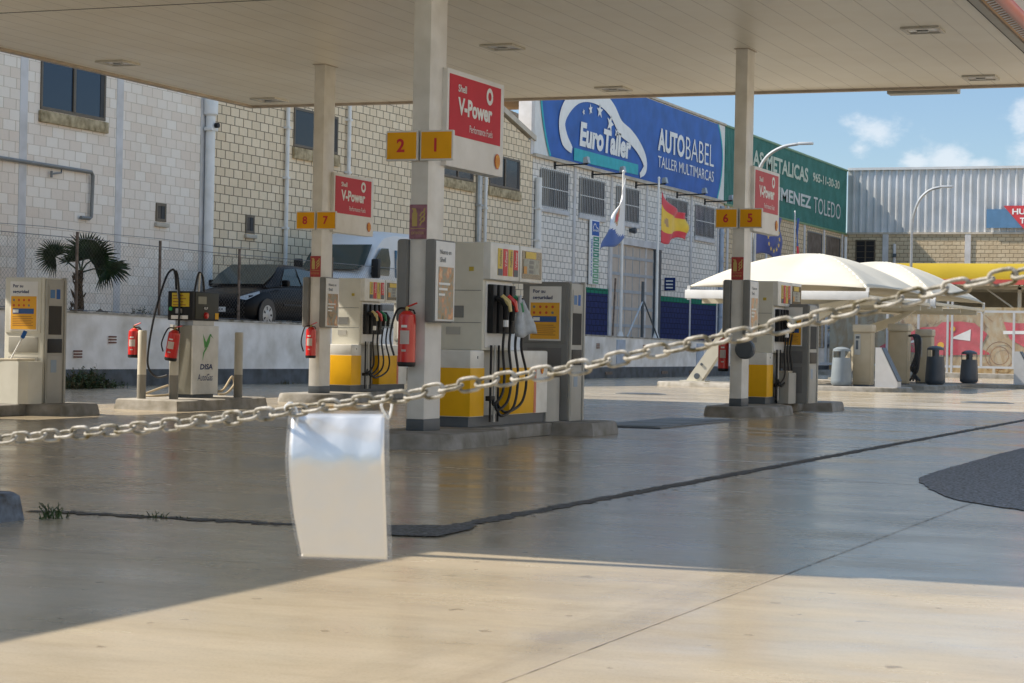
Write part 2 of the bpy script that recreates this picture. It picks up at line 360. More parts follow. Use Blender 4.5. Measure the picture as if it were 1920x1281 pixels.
pts = [(-2.0, 40), (-3.4, 34), (-3.62, 27), (-3.68, 24), (-3.66, 20), (-3.62, 18.9), (-3.5, 18.3), (-3.26, 17.43), (-2.88, 16.36), (-2.53, 15.85), (-2.2, 15.5), (-1, 14.8), (3, 14.2), (8, 14), (8, 40)]
rnd = random.Random(5); P2 = []
for i in range(len(pts)):
    a, b = Vector(pts[i]), Vector(pts[(i+1) % len(pts)]); n = max(1, int((b-a).length/.12)) if i < 11 else 1
    for k in range(n): c = a+(b-a)*k/n; P2.append((c.x+rnd.uniform(-.015, .015), c.y+rnd.uniform(-.02, .02), .006))
m.add(P2, [tuple(range(len(P2)))], M_asph)
tag(m.build('asphalt_patch', recalc=False), kind='structure')
M_joint = pm('joint_line', (.25, .21, .17), .9)
m = MB()
for p, w in [([(-2.66, -2), (-2.66, 16.3)], .006), ([(-4.1, 12.11), (-2.66, 12.0)], .006), ([(-9.0, 9.28), (-5.16, 9.42)], .006), ([(-10, 24.2), (-5.3, 24.2)], .015),
             ([(-2.66, 17.9), (-4.9, 17.9)], .014), ([(-11, 45.5), (3, 45.5)], .02), ([(-14, 46), (-14, 60)], .02), ([(-20, 50.5), (0, 50.5)], .03)]:
    ragged(m, p, w, .003, M_joint, w*.35, .1, seed=int(abs(p[0][0]*10)))
tag(m.build('slab_joints', recalc=False), kind='structure')

# raised street behind the boundary wall, following the wall line
WALL = [(-28.0, 14, 1.85), (-27.05, 27, 1.72), (-26.0, 39.7, 1.66), (-25.5, 43.8, 1.58), (-24.9, 47.4, 1.55), (-23.6, 65, 1.47), (-23.0, 79.4, 1.34), (-22.5, 95.5, 1.2), (-22.3, 104, 1.16)]
M_street = pm('street_paving', (.20, .19, .18), .85, var=.2, scale=2)
m = MB()
for (x0, y0, z0), (x1, y1, z1) in zip(WALL[:-1], WALL[1:]):
    m.add([(x0-.1, y0, z0-.16), (x1-.1, y1, z1-.16), (-34, y1, z1-.16), (-34, y0, z0-.16), (x0-.1, y0, .02), (x1-.1, y1, .02), (-34, y1, .02), (-34, y0, .02)],
          [(0, 1, 2, 3), (4, 5, 1, 0), (6, 7, 3, 2)], M_street)
m.box((-34, 104, .02), (-22.6, 124, 1.0), M_street)
tag(m.build('street'), kind='structure')
M_wallw = pm('wall_whitewash', (.82, .80, .78), .85, var=.16, scale=1.6, bump=.3, bscale=12)
M_walld = pm('wall_grey_band', (.105, .12, .14), .8, var=.25, scale=3, bump=.3, bscale=12)
M_wcap = pm('wall_cap', (.42, .40, .37), .9, var=.3, scale=4, bump=.4)
wall = thing('boundary_wall', 'long low whitewashed boundary wall with a dark grey painted foot', 'wall', (-24.5, 55, 0))
mw, md, mc, mpil = MB(), MB(), MB(), MB()
o = Vector((24.5, -55, 0))
for (x0, y0, z0), (x1, y1, z1) in zip(WALL[:-1], WALL[1:]):
    def pc(xa, za, xb, zb, mat, mb):
        mb.add([Vector(p)+o for p in [(x0+xa, y0, za), (x1+xa, y1, za), (x1+xb, y1, za), (x0+xb, y0, za), (x0+xa, y0, zb if zb < 1 else z0-zb+1), (x1+xa, y1, zb if zb < 1 else z1-zb+1), (x1+xb, y1, zb if zb < 1 else z1-zb+1), (x0+xb, y0, zb if zb < 1 else z0-zb+1)]],
               [(0, 1, 2, 3), (4, 5, 6, 7), (0, 1, 5, 4), (1, 2, 6, 5), (2, 3, 7, 6), (3, 0, 4, 7)], mat)
    pc(-.2, .37, 0, 1.05, M_wallw, mw); pc(-.21, 0, .012, .375, M_walld, md); pc(-.22, .0, .015, 1.0, M_wcap, MB())
    mc.add([Vector(p)+o for p in [(x0-.22, y0, z0-.05), (x1-.22, y1, z1-.05), (x1+.02, y1, z1-.05), (x0+.02, y0, z0-.05), (x0-.22, y0, z0), (x1-.22, y1, z1), (x1+.02, y1, z1), (x0+.02, y0, z0)]],
           [(0, 1, 2, 3), (4, 5, 6, 7), (0, 1, 5, 4), (1, 2, 6, 5), (2, 3, 7, 6), (3, 0, 4, 7)], M_wcap)
mw.build('wall_face', wall); md.build('painted_foot', wall); mc.build('coping', wall)
def wx(y):
    for (x0, y0, z0), (x1, y1, z1) in zip(WALL[:-1], WALL[1:]):
        if y0 <= y <= y1: t = (y-y0)/(y1-y0); return x0+(x1-x0)*t, z0+(z1-z0)*t
    return WALL[-1][0], WALL[-1][2]
M_ventred = pm('vent_brick', (.22, .10, .08), .9, var=.3, scale=40)
for y, z in [(37.3, 1.05), (40.1, 1.05), (38.9, .72), (62.5, 1.12), (66.0, 1.10), (70.4, 1.08), (75, 1.05), (79, 1.02), (84, 1.0), (98.5, .95), (101.5, .93)]:
    x, _ = wx(y); m = MB()
    for i in range(3): m.box((x+24.5+.003, y-55-.16, z-.09+.065*i), (x+24.5+.018, y-55+.16, z-.055+.065*i), M_ventred)
    m.build('vent', wall)
M_bluish = pm('pale_blue_touch_up', (.44, .50, .60), .8, var=.1)
for y in (68.2, 76.5):
    x, z = wx(y); m = MB(); m.box((x+24.5-.02, y-55-.5, .37), (x+24.5+.015, y-55+.45, z-.12), M_bluish); m.build('repaired_panel', wall)
for y in (67.0, 72.5, 75.5):
    x, z = wx(y); m = MB(); m.box((x+24.5, y-55-.35, .12), (x+24.5+.03, y-55+.35, .22), M_rust); m.build('drain_slot', wall)

# ================================================================== BUILDINGS
K_white = brickmat('white_block', (238, 229, 216), (228, 213, 196), (204, 190, 170), relief=.6, ms=.006, stain=.05)
K_beige = brickmat('beige_block', (232, 214, 184), (220, 201, 170), (128, 112, 92), relief=1.0, ms=.009, stain=.05)
K_grey = brickmat('grey_block', (234, 228, 218), (224, 217, 206), (140, 136, 130), relief=1.0, ms=.009, stain=.04)
K_tan = brickmat('tan_block', (214, 192, 158), (200, 178, 144), (120, 100, 76), relief=1.0, ms=.010, stain=.08)
K_far = brickmat('far_block', (204, 186, 154), (194, 174, 142), (134, 114, 88), axis='X', relief=1.0, ms=.014)
K_navy = brickmat('navy_block', (28, 38, 92), (24, 34, 84), (12, 18, 52), relief=.9, ms=.014, stain=0)
K_green = brickmat('green_block', (14, 120, 92), (12, 112, 86), (8, 70, 56), relief=.9, ms=.014, stain=0)
M_roof = pm('fibre_cement_roof', (.34, .24, .15), .9, var=.25, scale=3)
M_trim = pm('pale_trim', (.64, .62, .61), .8, var=.1, scale=2)
M_trimb = pm('beige_trim', (.56, .50, .41), .85, var=.12, scale=2)

def facade(name, label, X, Y0, Y1, z0, z1, mat, depth=10):
    t = thing(name, label, 'building', (X, Y0, 0))
    m = MB(); m.box((-depth, 0, z0), (0, Y1-Y0, z1), mat); m.build('wall', t); return t
def window(t, X, Y0, y0, y1, z0, z1, frame, glass, sill, mull=True, bars=None, blind=None, proud=.03, fsill=.3):
    """frame ring standing on the wall face, glass behind it, sill below, in the parent's own coordinates"""
    f = MB(); w = .07
    a0, a1 = y0-Y0, y1-Y0
    f.box((.0, a0, z0), (proud, a1, z0+w), frame); f.box((.0, a0, z1-w), (proud, a1, z1), frame)
    f.box((.0, a0, z0+w), (proud, a0+w, z1-w), frame); f.box((.0, a1-w, z0+w), (proud, a1, z1-w), frame)
    if mull: f.box((.0, (a0+a1)/2-.05, z0+w), (proud+.015, (a0+a1)/2+.05, z1-w), frame)
    f.box((.001, a1-w-.16, z0+w), (proud-.008, a1-w-.001, z1-w), pm('reveal_shade', (.05, .05, .05), .8))  # shade of the far jamb, painted as a dark strip
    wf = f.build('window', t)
    g = MB(); g.box((.002, a0+w, z0+w), (.012, a1-w, z1-w), glass); g.build('pane', wf)
    if blind:
        b = MB(); b.box((.013, a0+w, z0+w), (.02, a0+w+(a1-a0)*blind, z1-w), pm('window_blind', (.20, .18, .145), .8)); b.build('blind', wf)
    if bars:
        b = MB(); n = int((a1-a0)/.2)
        for i in range(n+1): y = a0+(a1-a0)*i/n; b.box((.07, y-.009, z0-.02), (.088, y+.009, z1+.02), M_alu)
        for z in (z0, (z0+z1)/2, z1): b.box((.066, a0-.05, z-.018), (.07, a1+.05, z+.018), M_white)
        for y in (a0, a1): b.box((0, y-.02, z1-.05), (.066, y+.02, z1-.01), M_white)
        b.build('window_bars', wf)
    if sill:
        s = MB(); s.box((0, a0-.06, z0-fsill), (.09, a1+.06, z0-.03), sill, bev=.02); s.build('sill', wf)
    # the dark strip at the far jamb paints the shade of a deep-set window
    return wf
def deepwin(t, Y0, y0, y1, z0, z1, depth=.22):
    """projecting surround that gives a window its depth"""
    s = MB(); a0, a1 = y0-Y0, y1-Y0
    s.box((0, a1, z0-.1), (depth*.4, a1+.1, z1+.1), M_bronze); s.build('surround', t)

# --- white block building
b1 = facade('white_block_building', 'white painted split block industrial building behind the palm at the left', -28.3, 10, 48.1, .0, 9.1, K_white)
m = MB()
for y in (13.2, 18.5, 23.8, 29.2, 34.5, 39.75, 43.75): m.box((0, y-10-.03, 0), (.012, y-10+.26, 9.1), M_trim)
m.box((0, 47.75-10, 0), (.02, 48.1-10, 9.1), M_trim)
m.split('pilaster', b1)
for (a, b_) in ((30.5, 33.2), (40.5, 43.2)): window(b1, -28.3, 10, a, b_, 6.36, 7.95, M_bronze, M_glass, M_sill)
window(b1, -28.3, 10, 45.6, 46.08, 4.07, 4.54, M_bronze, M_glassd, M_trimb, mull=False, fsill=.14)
m = MB(); m.box((-10.1, -.1, 9.1), (.08, 38.2, 9.22), M_trim); m.build('parapet', b1)
dp = thing('downpipe', 'fat white downpipe on the corner of the white block building', 'downpipe', (-28.2, 48.0, 1.4))
m = MB(); m.tube([(.05, 0, 0), (.05, 0, 5.75)], .13, M_white, 14); m.build('pipe', dp)
m = MB(); m.lathe((.05, 0, 5.6), [(.14, 0), (.19, .05), (.2, .5), (.15, .6)], M_white); m.build('hopper', dp)
m = MB(); m.box((-.06, -.17, 5.2), (.19, .17, 5.3), M_white, .02); m.lathe((.2, 0, 5.35), [(.07, 0), (.07, .1)], M_blkp, 12, 'X'); m.build('bracket', dp)
cp = thing('conduit_pipe', 'grey wall conduit bending down on the white block building', 'pipe', (-28.22, 39, 5))
m = MB(); m.tube([(0, -8, .10), (0, 0, .08), (0, 3.55, .06), (0, 3.62, -.02), (0, 3.58, -1.02), (0, 3.5, -1.06), (0, 3.14, -1.06)], .045, M_grey, 8)
m.build('pipe', cp); m = MB(); m.tube([(0, 1.9, -.12), (0, 2.3, -.06), (0, 2.3, .05)], .02, M_grey); m.tube([(0, 1.9, -.2), (0, 1.9, -.05)], .03, M_grey); m.build('clip', cp)

# --- beige gabled building
b2 = thing('beige_block_building', 'beige block gabled workshop between the white building and the blue banner', 'building', (-28.5, 48.1, 0))
m = MB(); zr = 11.4
m.prism([(0, 0), (24.1, 0), (24.1, 8.62), (12, zr), (0, 8.62)], -12, 0, K_beige, 'YZ'); m.build('wall', b2)
m = MB(); m.prism([(-.1, 8.7), (12, zr+.1), (24.2, 8.7), (24.2, 8.9), (12, zr+.32), (-.1, 8.9)], -12.2, .1, M_trimb, 'YZ'); m.build('roof', b2)
for (a, b_) in ((53.3, 56.1), (63.8, 66.57), (68.0, 70.9)):
    window(b2, -28.5, 48.1, a, b_, 6.72, 7.85, M_bronze, M_glassd, M_sill, fsill=.36)
window(b2, -28.5, 48.1, 50.58, 51.07, 4.05, 4.56, M_bronze, M_glassd, M_trimb, mull=False, fsill=.14)
def dpipe(lab, y, z0, z1, r, mat, x=-28.4, grp='thin downpipes on the beige building'):
    t = thing('downpipe', lab, 'downpipe', (x, y, z0), grp); m = MB(); m.tube([(0, 0, 0), (0, 0, z1-z0)], r, mat, 10); m.build('pipe', t)
    m = MB()
    for k in range(1, 5): m.box((-.12, -r-.02, (z1-z0)*k/5), (r+.01, r+.02, (z1-z0)*k/5+.06), mat)
    m.split('clip', t)
dpipe('thin white downpipe rising from behind the dark parked car', 52.77, 1.4, 8.6, .06, M_white)
dpipe('thin white downpipe right of the beige building first window', 56.7, 1.4, 9.4, .06, M_white)
dpipe('thick grey downpipe under the large red fuel sign', 66.9, 1.4, 8.9, .11, M_steel)
dpipe('thin white downpipe beside the thick grey one', 67.5, 1.4, 8.8, .06, M_white)

# --- workshop with blue banner
b3 = thing('workshop_building', 'grey block workshop with barred windows under a large blue banner', 'building', (-28.5, 72.25, 0))
Y3 = 72.25
m = MB(); m.box((-11, 0, 0), (0, 25.4, 8.15), K_grey); m.build('wall', b3)
m = MB(); m.quad((-.5, .3, 8.2), (-.5, 25, 8.2), (-12, 25, 13.2), (-12, .3, 13.2), M_roof)
m2 = MB()
for i in range(60): x = -.5-11.5*i/60; z = 8.22+5.0*i/60; m2.tube([(x, .3, z), (x, 25, z)], .06, M_roof, 5)
m.v += []; m.build('roof', b3, recalc=False); m2.build('roof_ribs', b3)
m = MB(); m.box((-.5, 0, 8.2), (-.02, 25.4, 11.9), M_trim); m.box((-.5, -.3, 8.2), (.02, 0, 11.9), M_trim); m.build('parapet', b3)
m = MB(); m.box((-.55, -.3, 11.9), (.08, 25.4, 12.0), M_trimb); m.box((0, -.1, 8.12), (.16, 25.4, 8.24), M_trimb); m.build('parapet_trim', b3)
m = MB(); m.box((-7.5, 9.5, 11.8), (-5.5, 15.8, 13.9), K_tan); m.build('roof_house', b3)
# banner
bn = MB(); M_banw = pm('banner_white', (.72, .72, .70), .6, var=.05); M_banb = pm('banner_blue', (.035, .13, .46), .5, var=.12, scale=1.2, spec=.18); M_bant = pm('banner_turquoise', (.04, .42, .48), .5, spec=.18)
def BY(y, z, d=.0): return (d, y-Y3, z)
bn.box((0, 0.0, 8.26), (.03, 25.3, 11.86), M_banw)
banner = bn.build('banner', b3)
left = [(72.85, 11.84), (72.72, 11.0), (72.85, 10.2), (73.15, 9.4), (73.55, 8.7), (73.9, 8.28)]
right = [(96.35, 8.28), (96.8, 9.0), (97.1, 9.9), (97.05, 10.7), (96.7, 11.4), (96.3, 11.84)]
ls, rs2 = smooth_path(left, 4), smooth_path(right, 4)
m = MB(); poly = [BY(p.x, p.y, .05) for p in ls]+[BY(p.x, p.y, .05) for p in rs2]; m.add(poly, [tuple(range(len(poly)))], M_banb)
stroke(m, ls, .16, lambda y, z: BY(y, z, .06), M_bant); stroke(m, rs2, .16, lambda y, z: BY(y, z, .06), M_bant)
m.build('banner_field', banner, recalc=False)
m = MB(); Q = lambda y, z: BY(y, z, .085)
arc = smooth_path([(76.15, 8.72), (75.3, 9.1), (75.0, 9.7), (75.45, 10.3), (76.6, 10.9), (78.0, 11.15), (79.6, 11.1), (80.9, 10.75), (81.9, 10.2), (83.2, 9.95), (84.3, 9.6), (85.1, 9.15), (85.2, 8.75), (84.55, 8.42)], 6)
n = len(arc); stroke(m, arc, [.25+.42*math.sin(math.pi*min(1, (i+2)/(n-1)))**.5 if i > n*.5 else .25+.42*min(1, i/6) for i in range(n)], Q, M_letter)
bar = [(76.4, 8.35), (84.3, 8.42), (84.3, 8.86), (76.4, 8.84)]
text(m, 'EuroTaller', BY(77.0, 8.97, .085), (0, 1, 0), (0, 0, 1), 6.3, .98, M_letter, bold=.045, shear=.12)
def star(y, z, r, rot, sk=1.0):
    pts = []
    for k in range(10):
        a = R(90+36*k)+rot; q = r if k % 2 == 0 else r*.4; pts.append(BY(y+q*math.cos(a)*sk, z+q*math.sin(a), .085))
    m.add(pts, [tuple(range(10))], M_letter)
star(78.2, 10.55, .24, .2); star(79.3, 10.6, .32, 0, 1.2); star(80.6, 10.22, .4, -.3, 1.1); star(77.4, 10.35, .15, .4); star(81.4, 9.9, .24, -.5)
text(m, 'AUTO', BY(86.95, 9.72, .085), (0, 1, 0), (0, 0, 1), 3.9, 1.02, M_letter, bold=.035)
text(m, 'BABEL', BY(91.05, 9.72, .085), (0, 1, 0), (0, 0, 1), 4.5, 1.02, M_letter, bold=-.008)
text(m, 'TALLER MULTIMARCAS', BY(87.0, 9.0, .085), (0, 1, 0), (0, 0, 1), 8.6, .5, M_letter)
m.build('lettering', banner, recalc=False)
m = MB(); m.add([BY(y, z, .08) for y, z in bar], [(0, 1, 2, 3)], M_bant); m.build('turquoise_bar', banner, recalc=False)
for i, (a, b_) in enumerate(((72.95, 76.0), (77.25, 80.25), (81.7, 84.7), (88.5, 91.7))):
    window(b3, -28.5, Y3, a, b_, 6.33, 7.78, M_grey, pm('pale_window_glass', (.065, .06, .05), .4, spec=.25), M_trim, bars=True, blind=(.3, .1, .45, .25)[i], fsill=.2)
window(b3, -28.5, Y3, 92.9, 96.05, 6.28, 7.78, M_grey, M_glassd, M_trim, bars=True, fsill=.2)
m = MB()
for y in (76.6, 81.0, 85.6, 92.2, 96.6): m.box((0, y-Y3, 0), (.05, y-Y3+.22, 8.12), M_trim)
m.split('pilaster', b3)
m = MB(); m.box((0, 0, 0), (.035, 81.1-Y3, 3.22), K_navy); m.box((0, 87.7-Y3, 0), (.035, 97.45-Y3, 3.1), K_navy); m.split('painted_base', b3)
m = MB(); m.box((0, 0, 3.22), (.04, 81.1-Y3, 3.43), K_green); m.box((0, 87.7-Y3, 3.1), (.04, 97.45-Y3, 3.34), K_green); m.split('green_stripe', b3)
dr = MB(); M_door = pm('door_panel', (.52, .44, .36), .6, var=.06); M_doorf = pm('door_rail', (.40, .42, .44), .6)
dr.box((.0, 81.15-Y3, 0), (.03, 86.75-Y3, 5.34), M_door); dd = dr.build('workshop_door', b3)
m = MB()
for k in range(7): m.box((.032, 81.15-Y3, .45+k*.72), (.055, 86.75-Y3, .58+k*.72), M_doorf)
for k in range(7): y = 81.15-Y3+k*.93; m.box((.031, y-.02, 0), (.045, y+.03, 5.3), M_doorf)
m.build('door_rails', dd)
m = MB(); m.box((.0, 80.85-Y3, 0), (.10, 81.15-Y3, 5.6), M_trim); m.box((0, 86.8-Y3, 0), (.12, 87.65-Y3, 5.4), M_dgrey); m.box((0, 80.85-Y3, 5.36), (.14, 87.9-Y3, 5.65), M_trim); m.build('door_surround', dd)
# vertical service sign
vs = thing('service_sign', 'tall narrow blue and green sign listing services between workshop windows', 'sign', (-28.44, 78.35, 3.55))
m = MB(); m.box((0, 0, 0), (.05, 1.1, 2.6), M_letter, .01); m.build('panel', vs)
m = MB(); m.box((.05, .22, 1.98), (.062, 1.06, 2.56), M_banb); m.build('logo_panel', vs)
m = MB()
for k in range(9): m.box((.05, .4, .04+k*.214), (.06, 1.06, .225+k*.214), pm('service_green_%d' % (k//5), (.03, .26, .17) if k > 4 else (.16, .40, .24), .5))
m.build('service_panels', vs)
m = MB(); Q2 = lambda y, z: (.068, y, z)
stroke(m, smooth_path([(.34, 2.14), (.3, 2.25), (.42, 2.42), (.58, 2.44), (.7, 2.32), (.9, 2.27), (.97, 2.14)], 4), .045, Q2, M_letter)
text(m, 'EuroTaller', (.068, .38, 2.15), (0, 1, 0), (0, 0, 1), .5, .09, M_letter, .03)
for k in range(9): m.box((.061, .52, .11+k*.214), (.066, .96-.06*(k % 3), .155+k*.214), M_letter)
text(m, 'AUTOBABEL', (.055, .3, .3), (0, 0, 1), (0, -1, 0), 1.6, .16, M_bluep, .02)
m.build('lettering', vs, recalc=False)
ps = thing('projecting_sign', 'small dark blue sign sticking out beside the workshop door', 'sign', (-28.5, 88.5, 3.6))
m = MB(); m.box((0, 0, 0), (.5, .06, .58), M_navy, .01); m.build('panel', ps); m = MB()
for k in range(3): m.box((.08, -.008, .1+.15*k), (.4, -.001, .16+.15*k), M_letter)
m.build('lettering', ps)
for i, y in enumerate((74.5, 78.75, 84.25, 90.1, 94.45)):
    t = thing('arm_floodlight', ('black arm floodlight over the first barred window', 'black arm floodlight over the second barred window', 'black arm floodlight behind the white flag pole', 'black arm floodlight right of the red and yellow flag', 'black arm floodlight at the right end of the blue banner')[i], 'floodlight', (-28.5, y, 8.0), 'floodlights under the blue banner')
    m = MB(); m.tube([(0, 0, -.02), (1.35, 0, .02)], .03, M_blkp); m.box((0, -.08, -.16), (.04, .08, .14), M_blkp); m.build('arm', t)
    m = MB(); m.prism([(1.2, .04), (1.42, .06), (1.36, .3), (1.22, .26)], -.13, .13, M_steel, 'XZ'); m.build('lamp_head', t)
dpipe('white downpipe with a hopper at the left corner of the workshop', 72.5, 1.4, 7.35, .13, M_white, x=-28.36, grp='workshop downpipes')
dpipe('blue grey downpipe at the right end of the workshop wall', 97.0, 1.2, 7.95, .11, M_bluish, x=-28.37, grp='workshop downpipes')
for lab, y, z in (('small dark wall lamp above the workshop door', 83.6, 6.0), ('small dark wall camera left of the workshop door lintel', 81.9, 5.75)):
    t = thing('wall_lamp', lab, 'lamp', (-28.5, y, z)); m = MB(); m.box((0, -.1, -.08), (.08, .1, .08), M_dgrey, .01); m.build('bracket', t)
    m = MB(); m.lathe((.08, 0, 0), [(.1, 0), (.14, .12), (.12, .2)], M_dgrey, 12, 'X'); m.build('lamp_head', t)

# --- green corrugated building
def corrugated(mb, P, length, z0, z1, pitch, depth, mat):
    """vertical ribs; P(s, out, z)"""
    n = int(length/pitch); pts = []
    for i in range(n):
        s = i*pitch; pts += [(s, 0), (s+pitch*.6, 0), (s+pitch*.7, depth), (s+pitch*.9, depth)]
    pts.append((length, 0)); k = len(pts)
    mb.add([P(s, d, z0) for s, d in pts]+[P(s, d, z1) for s, d in pts], [(i, i+1, k+i+1, k+i) for i in range(k-1)], mat)
Y4 = 97.65
b4 = thing('green_sheet_building', 'tan block building with a green corrugated sheet fascia and white lettering', 'building', (-28.5, Y4, 0))
m = MB(); m.box((-12, 0, 0), (0, 27, 8.1), K_tan); m.box((-.5, 0, 8.1), (-.06, 26.4, 11.9), M_trim); m.build('wall', b4)
M_green = pm('green_sheet', (.085, .26, .225), .45, var=.12, scale=1.5, spec=.18); M_greent = pm('green_trim', (.16, .27, .13), .5)
m = MB(); corrugated(m, lambda s, d, z: (.0+d-.03, s, z), 26.35, 8.15, 11.88, .26, .07, M_green); m.build('corrugated_sheet', b4, recalc=False, auto=20)
m = MB(); m.box((-.5, 0, 11.88), (.07, 26.4, 11.98), M_greent); m.box((-.06, 0, 8.05), (.07, 26.4, 8.15), M_greent); m.build('sheet_trim', b4)
m = MB(); M_let2 = pm('pale_green_print', (.50, .56, .44), .5); M_let3 = pm('grey_white_print', (.55, .58, .56), .5)
text(m, 'AS METALICAS', (.06, 102.6-Y4, 10.42), (0, 1, 0), (0, 0, 1), 11.6, .82, M_let2, bold=.03)
text(m, '965-11-30-30', (.06, 115.3-Y4, 10.62), (0, 1, 0), (0, 0, 1), 6.6, .52, M_let2, bold=.03)
text(m, 'JIMENEZ', (.06, 107.0-Y4, 8.80), (0, 1, 0), (0, 0, 1), 8.0, .92, M_let3, bold=.03)
text(m, 'TOLEDO', (.06, 115.6-Y4, 8.85), (0, 1, 0), (0, 0, 1), 6.7, .92, M_let3, bold=.0)
m.build('lettering', b4, recalc=False)
for a, b_ in ((114.5, 118.0), (119.0, 122.6)): window(b4, -28.5, Y4, a, b_, 5.0, 7.78, M_grey, pm('rusty_shutter', (.17, .13, .10), .8, var=.25), None, mull=False)
m = MB()
for y in (98.2, 105.5, 113.6, 118.25, 122.9): m.box((0, y-Y4, 0), (.05, y-Y4+.3, 8.05), M_trim)
m.split('pilaster', b4)
dpipe('white downpipe in the corner where the green sheet meets the far hall', 123.4, 1.0, 7.9, .1, M_white, x=-28.36, grp='far downpipes')

# --- far hall closing the yard
b5 = thing('far_hall', 'long far hall with ribbed white metal sheeting over tan block walls', 'building', (-28.44, 124.04, 0))
m = MB(); m.box((0, .02, 0), (62, 14, 8.15), K_far); m.box((0, .2, 8.15), (62, 14, 12.0), M_trim); m.build('wall', b5)
M_sheet = pm('white_sheet_metal', (.62, .63, .64), .45, .0, var=.1, scale=.8)
m = MB(); corrugated(m, lambda s, d, z: (s, .08-d, z), 62, 8.2, 11.95, .44, .09, M_sheet); m.build('corrugated_sheet', b5, recalc=False, auto=20)
m = MB(); m.box((0, -.08, 11.95), (62, .3, 12.1), M_sheet); m.box((0, -.06, 8.08), (62, .2, 8.2), M_trimb); m.build('sheet_trim', b5)
m = MB()
for x in (2.2, 7.1, 14.6, 22, 29.5): m.box((x, -.05, 0), (x+.35, .02, 8.08), M_trim)
m.split('pilaster', b5)
w = MB(); w.box((.55, -.03, 6.2), (.63, .02, 7.75), M_bronze); w.box((1.68, -.03, 6.2), (1.76, .02, 7.75), M_bronze); w.box((.63, -.03, 7.67), (1.68, .02, 7.75), M_bronze); w.box((1.12, -.03, 6.2), (1.2, .02, 7.67), M_bronze)
for k in range(4): w.box((.63, -.025, 6.3+.36*k), (1.68, .0, 6.33+.36*k), M_bronze)
wf = w.build('window', b5); m = MB(); m.box((.63, .0, 6.2), (1.68, .018, 7.67), M_glassd); m.build('pane', wf)
hs = thing('hall_sign', 'blue panel and red slanted sign reading HU on the far hall', 'sign', (-20.08, 123.9, 8.44))
m = MB(); m.box((0, -.04, 0), (4.5, 0, 1.1), pm('dull_blue_panel', (.10, .22, .38), .5)); m.build('blue_panel', hs)
m = MB(); m.prism([(.98, 1.3), (8.2, 1.3), (7.4, -.9), (2.9, -.9)], -.12, -.06, pm('sign_red', (.60, .05, .06), .45), 'XZ'); m.build('red_panel', hs)
m = MB(); text(m, 'HU', (1.5, -.13, .78), (1, 0, 0), (0, 0, 1), .75, .34, M_letter, .03); text(m, 'T', (1.95, -.13, .25), (1, 0, 0), (0, 0, 1), .3, .34, M_letter, .03); m.build('lettering', hs, recalc=False)
wl = thing('wall_pipe_lamp', 'slim upright pipe lamp on the far hall wall left of the tall street lamp', 'lamp', (-21.9-4.3+.7, 123.95, 6.3))
m = MB(); m.tube([(0, 0, 0), (0, 0, 1.2)], .09, M_trim); m.build('tube', wl); m = MB(); m.box((-.1, -.12, .4), (.12, 0, .62), M_dgrey, .01); m.build('box', wl)

# ================================================================== CANOPY
XL, XR, YN, YF, ZC = -22.07, -5.15, 9.2, 39.4, 6.16
def soffit_mat():
    m, n, l, b = newmat('soffit_slats')
    g = n.new('ShaderNodeNewGeometry'); sp = n.new('ShaderNodeSeparateXYZ'); l.new(g.outputs['Position'], sp.inputs[0])
    def M(op, a, b_):
        q = n.new('ShaderNodeMath'); q.operation = op
        for i, v in enumerate((a, b_)):
            if isinstance(v, (int, float)): q.inputs[i].default_value = v
            elif v is not None: l.new(v, q.inputs[i])
        return q.outputs[0]
    fr = M('FRACT', M('DIVIDE', sp.outputs['X'], .447), None); d = M('ABSOLUTE', M('SUBTRACT', fr, .5), None); line = M('GREATER_THAN', d, .478)
    t = n.new('ShaderNodeTexNoise'); t.inputs['Scale'].default_value = .45; t.inputs['Detail'].default_value = 8; t.inputs['Roughness'].default_value = .65; l.new(g.outputs['Position'], t.inputs[0])
    mx = n.new('ShaderNodeMix'); mx.data_type = 'RGBA'; sr = n.new('ShaderNodeMapRange'); sr.inputs[1].default_value = .35; sr.inputs[2].default_value = .7; l.new(t.outputs[0], sr.inputs[0]); l.new(sr.outputs[0], mx.inputs[0]); mx.inputs[6].default_value = (.95, .90, .78, 1); mx.inputs[7].default_value = (.85, .78, .64, 1)
    m2 = n.new('ShaderNodeMix'); m2.data_type = 'RGBA'; l.new(M('MULTIPLY', line, .45), m2.inputs[0]); l.new(mx.outputs[2], m2.inputs[6]); m2.inputs[7].default_value = (.30, .26, .20, 1)
    l.new(m2.outputs[2], b.inputs['Base Color']); b.inputs['Roughness'].default_value = .38
    bp = n.new('ShaderNodeBump'); bp.inputs['Strength'].default_value = .5; bp.inputs['Distance'].default_value = .006; l.new(M('SUBTRACT', 1., line), bp.inputs['Height']); l.new(bp.outputs[0], b.inputs['Normal'])
    return m
M_soff = soffit_mat(); M_fasc = pm('fascia_white', (.62, .60, .60), .35, var=.04); M_lip = pm('canopy_lip', (.50, .42, .34), .5, var=.1); M_tube = pm('fascia_red_tube', (.62, .10, .07), .35, var=.05)
M_ory = pm('fascia_amber', (.60, .26, .02), .45, var=.05); M_dkj = pm('dark_seam', (.04, .03, .025), .8)
can = thing('forecourt_canopy', 'large flat cream slatted canopy over the fuel pumps', 'canopy', ((XL+XR)/2, (YN+YF)/2, 0))
ox, oy = -(XL+XR)/2, -(YN+YF)/2
def cb(name, mat, *bs, bev=0):
    m = MB()
    for a, b_ in bs: m.box((a[0]+ox, a[1]+oy, a[2]), (b_[0]+ox, b_[1]+oy, b_[2]), mat, bev)
    return m.build(name, can)
cb('soffit', M_soff, ((XL, YN, ZC), (XR, YF, ZC+.12)))
cb('roof_deck', M_grey, ((XL, YN, ZC+.125), (XR, YF, ZC+.3)))
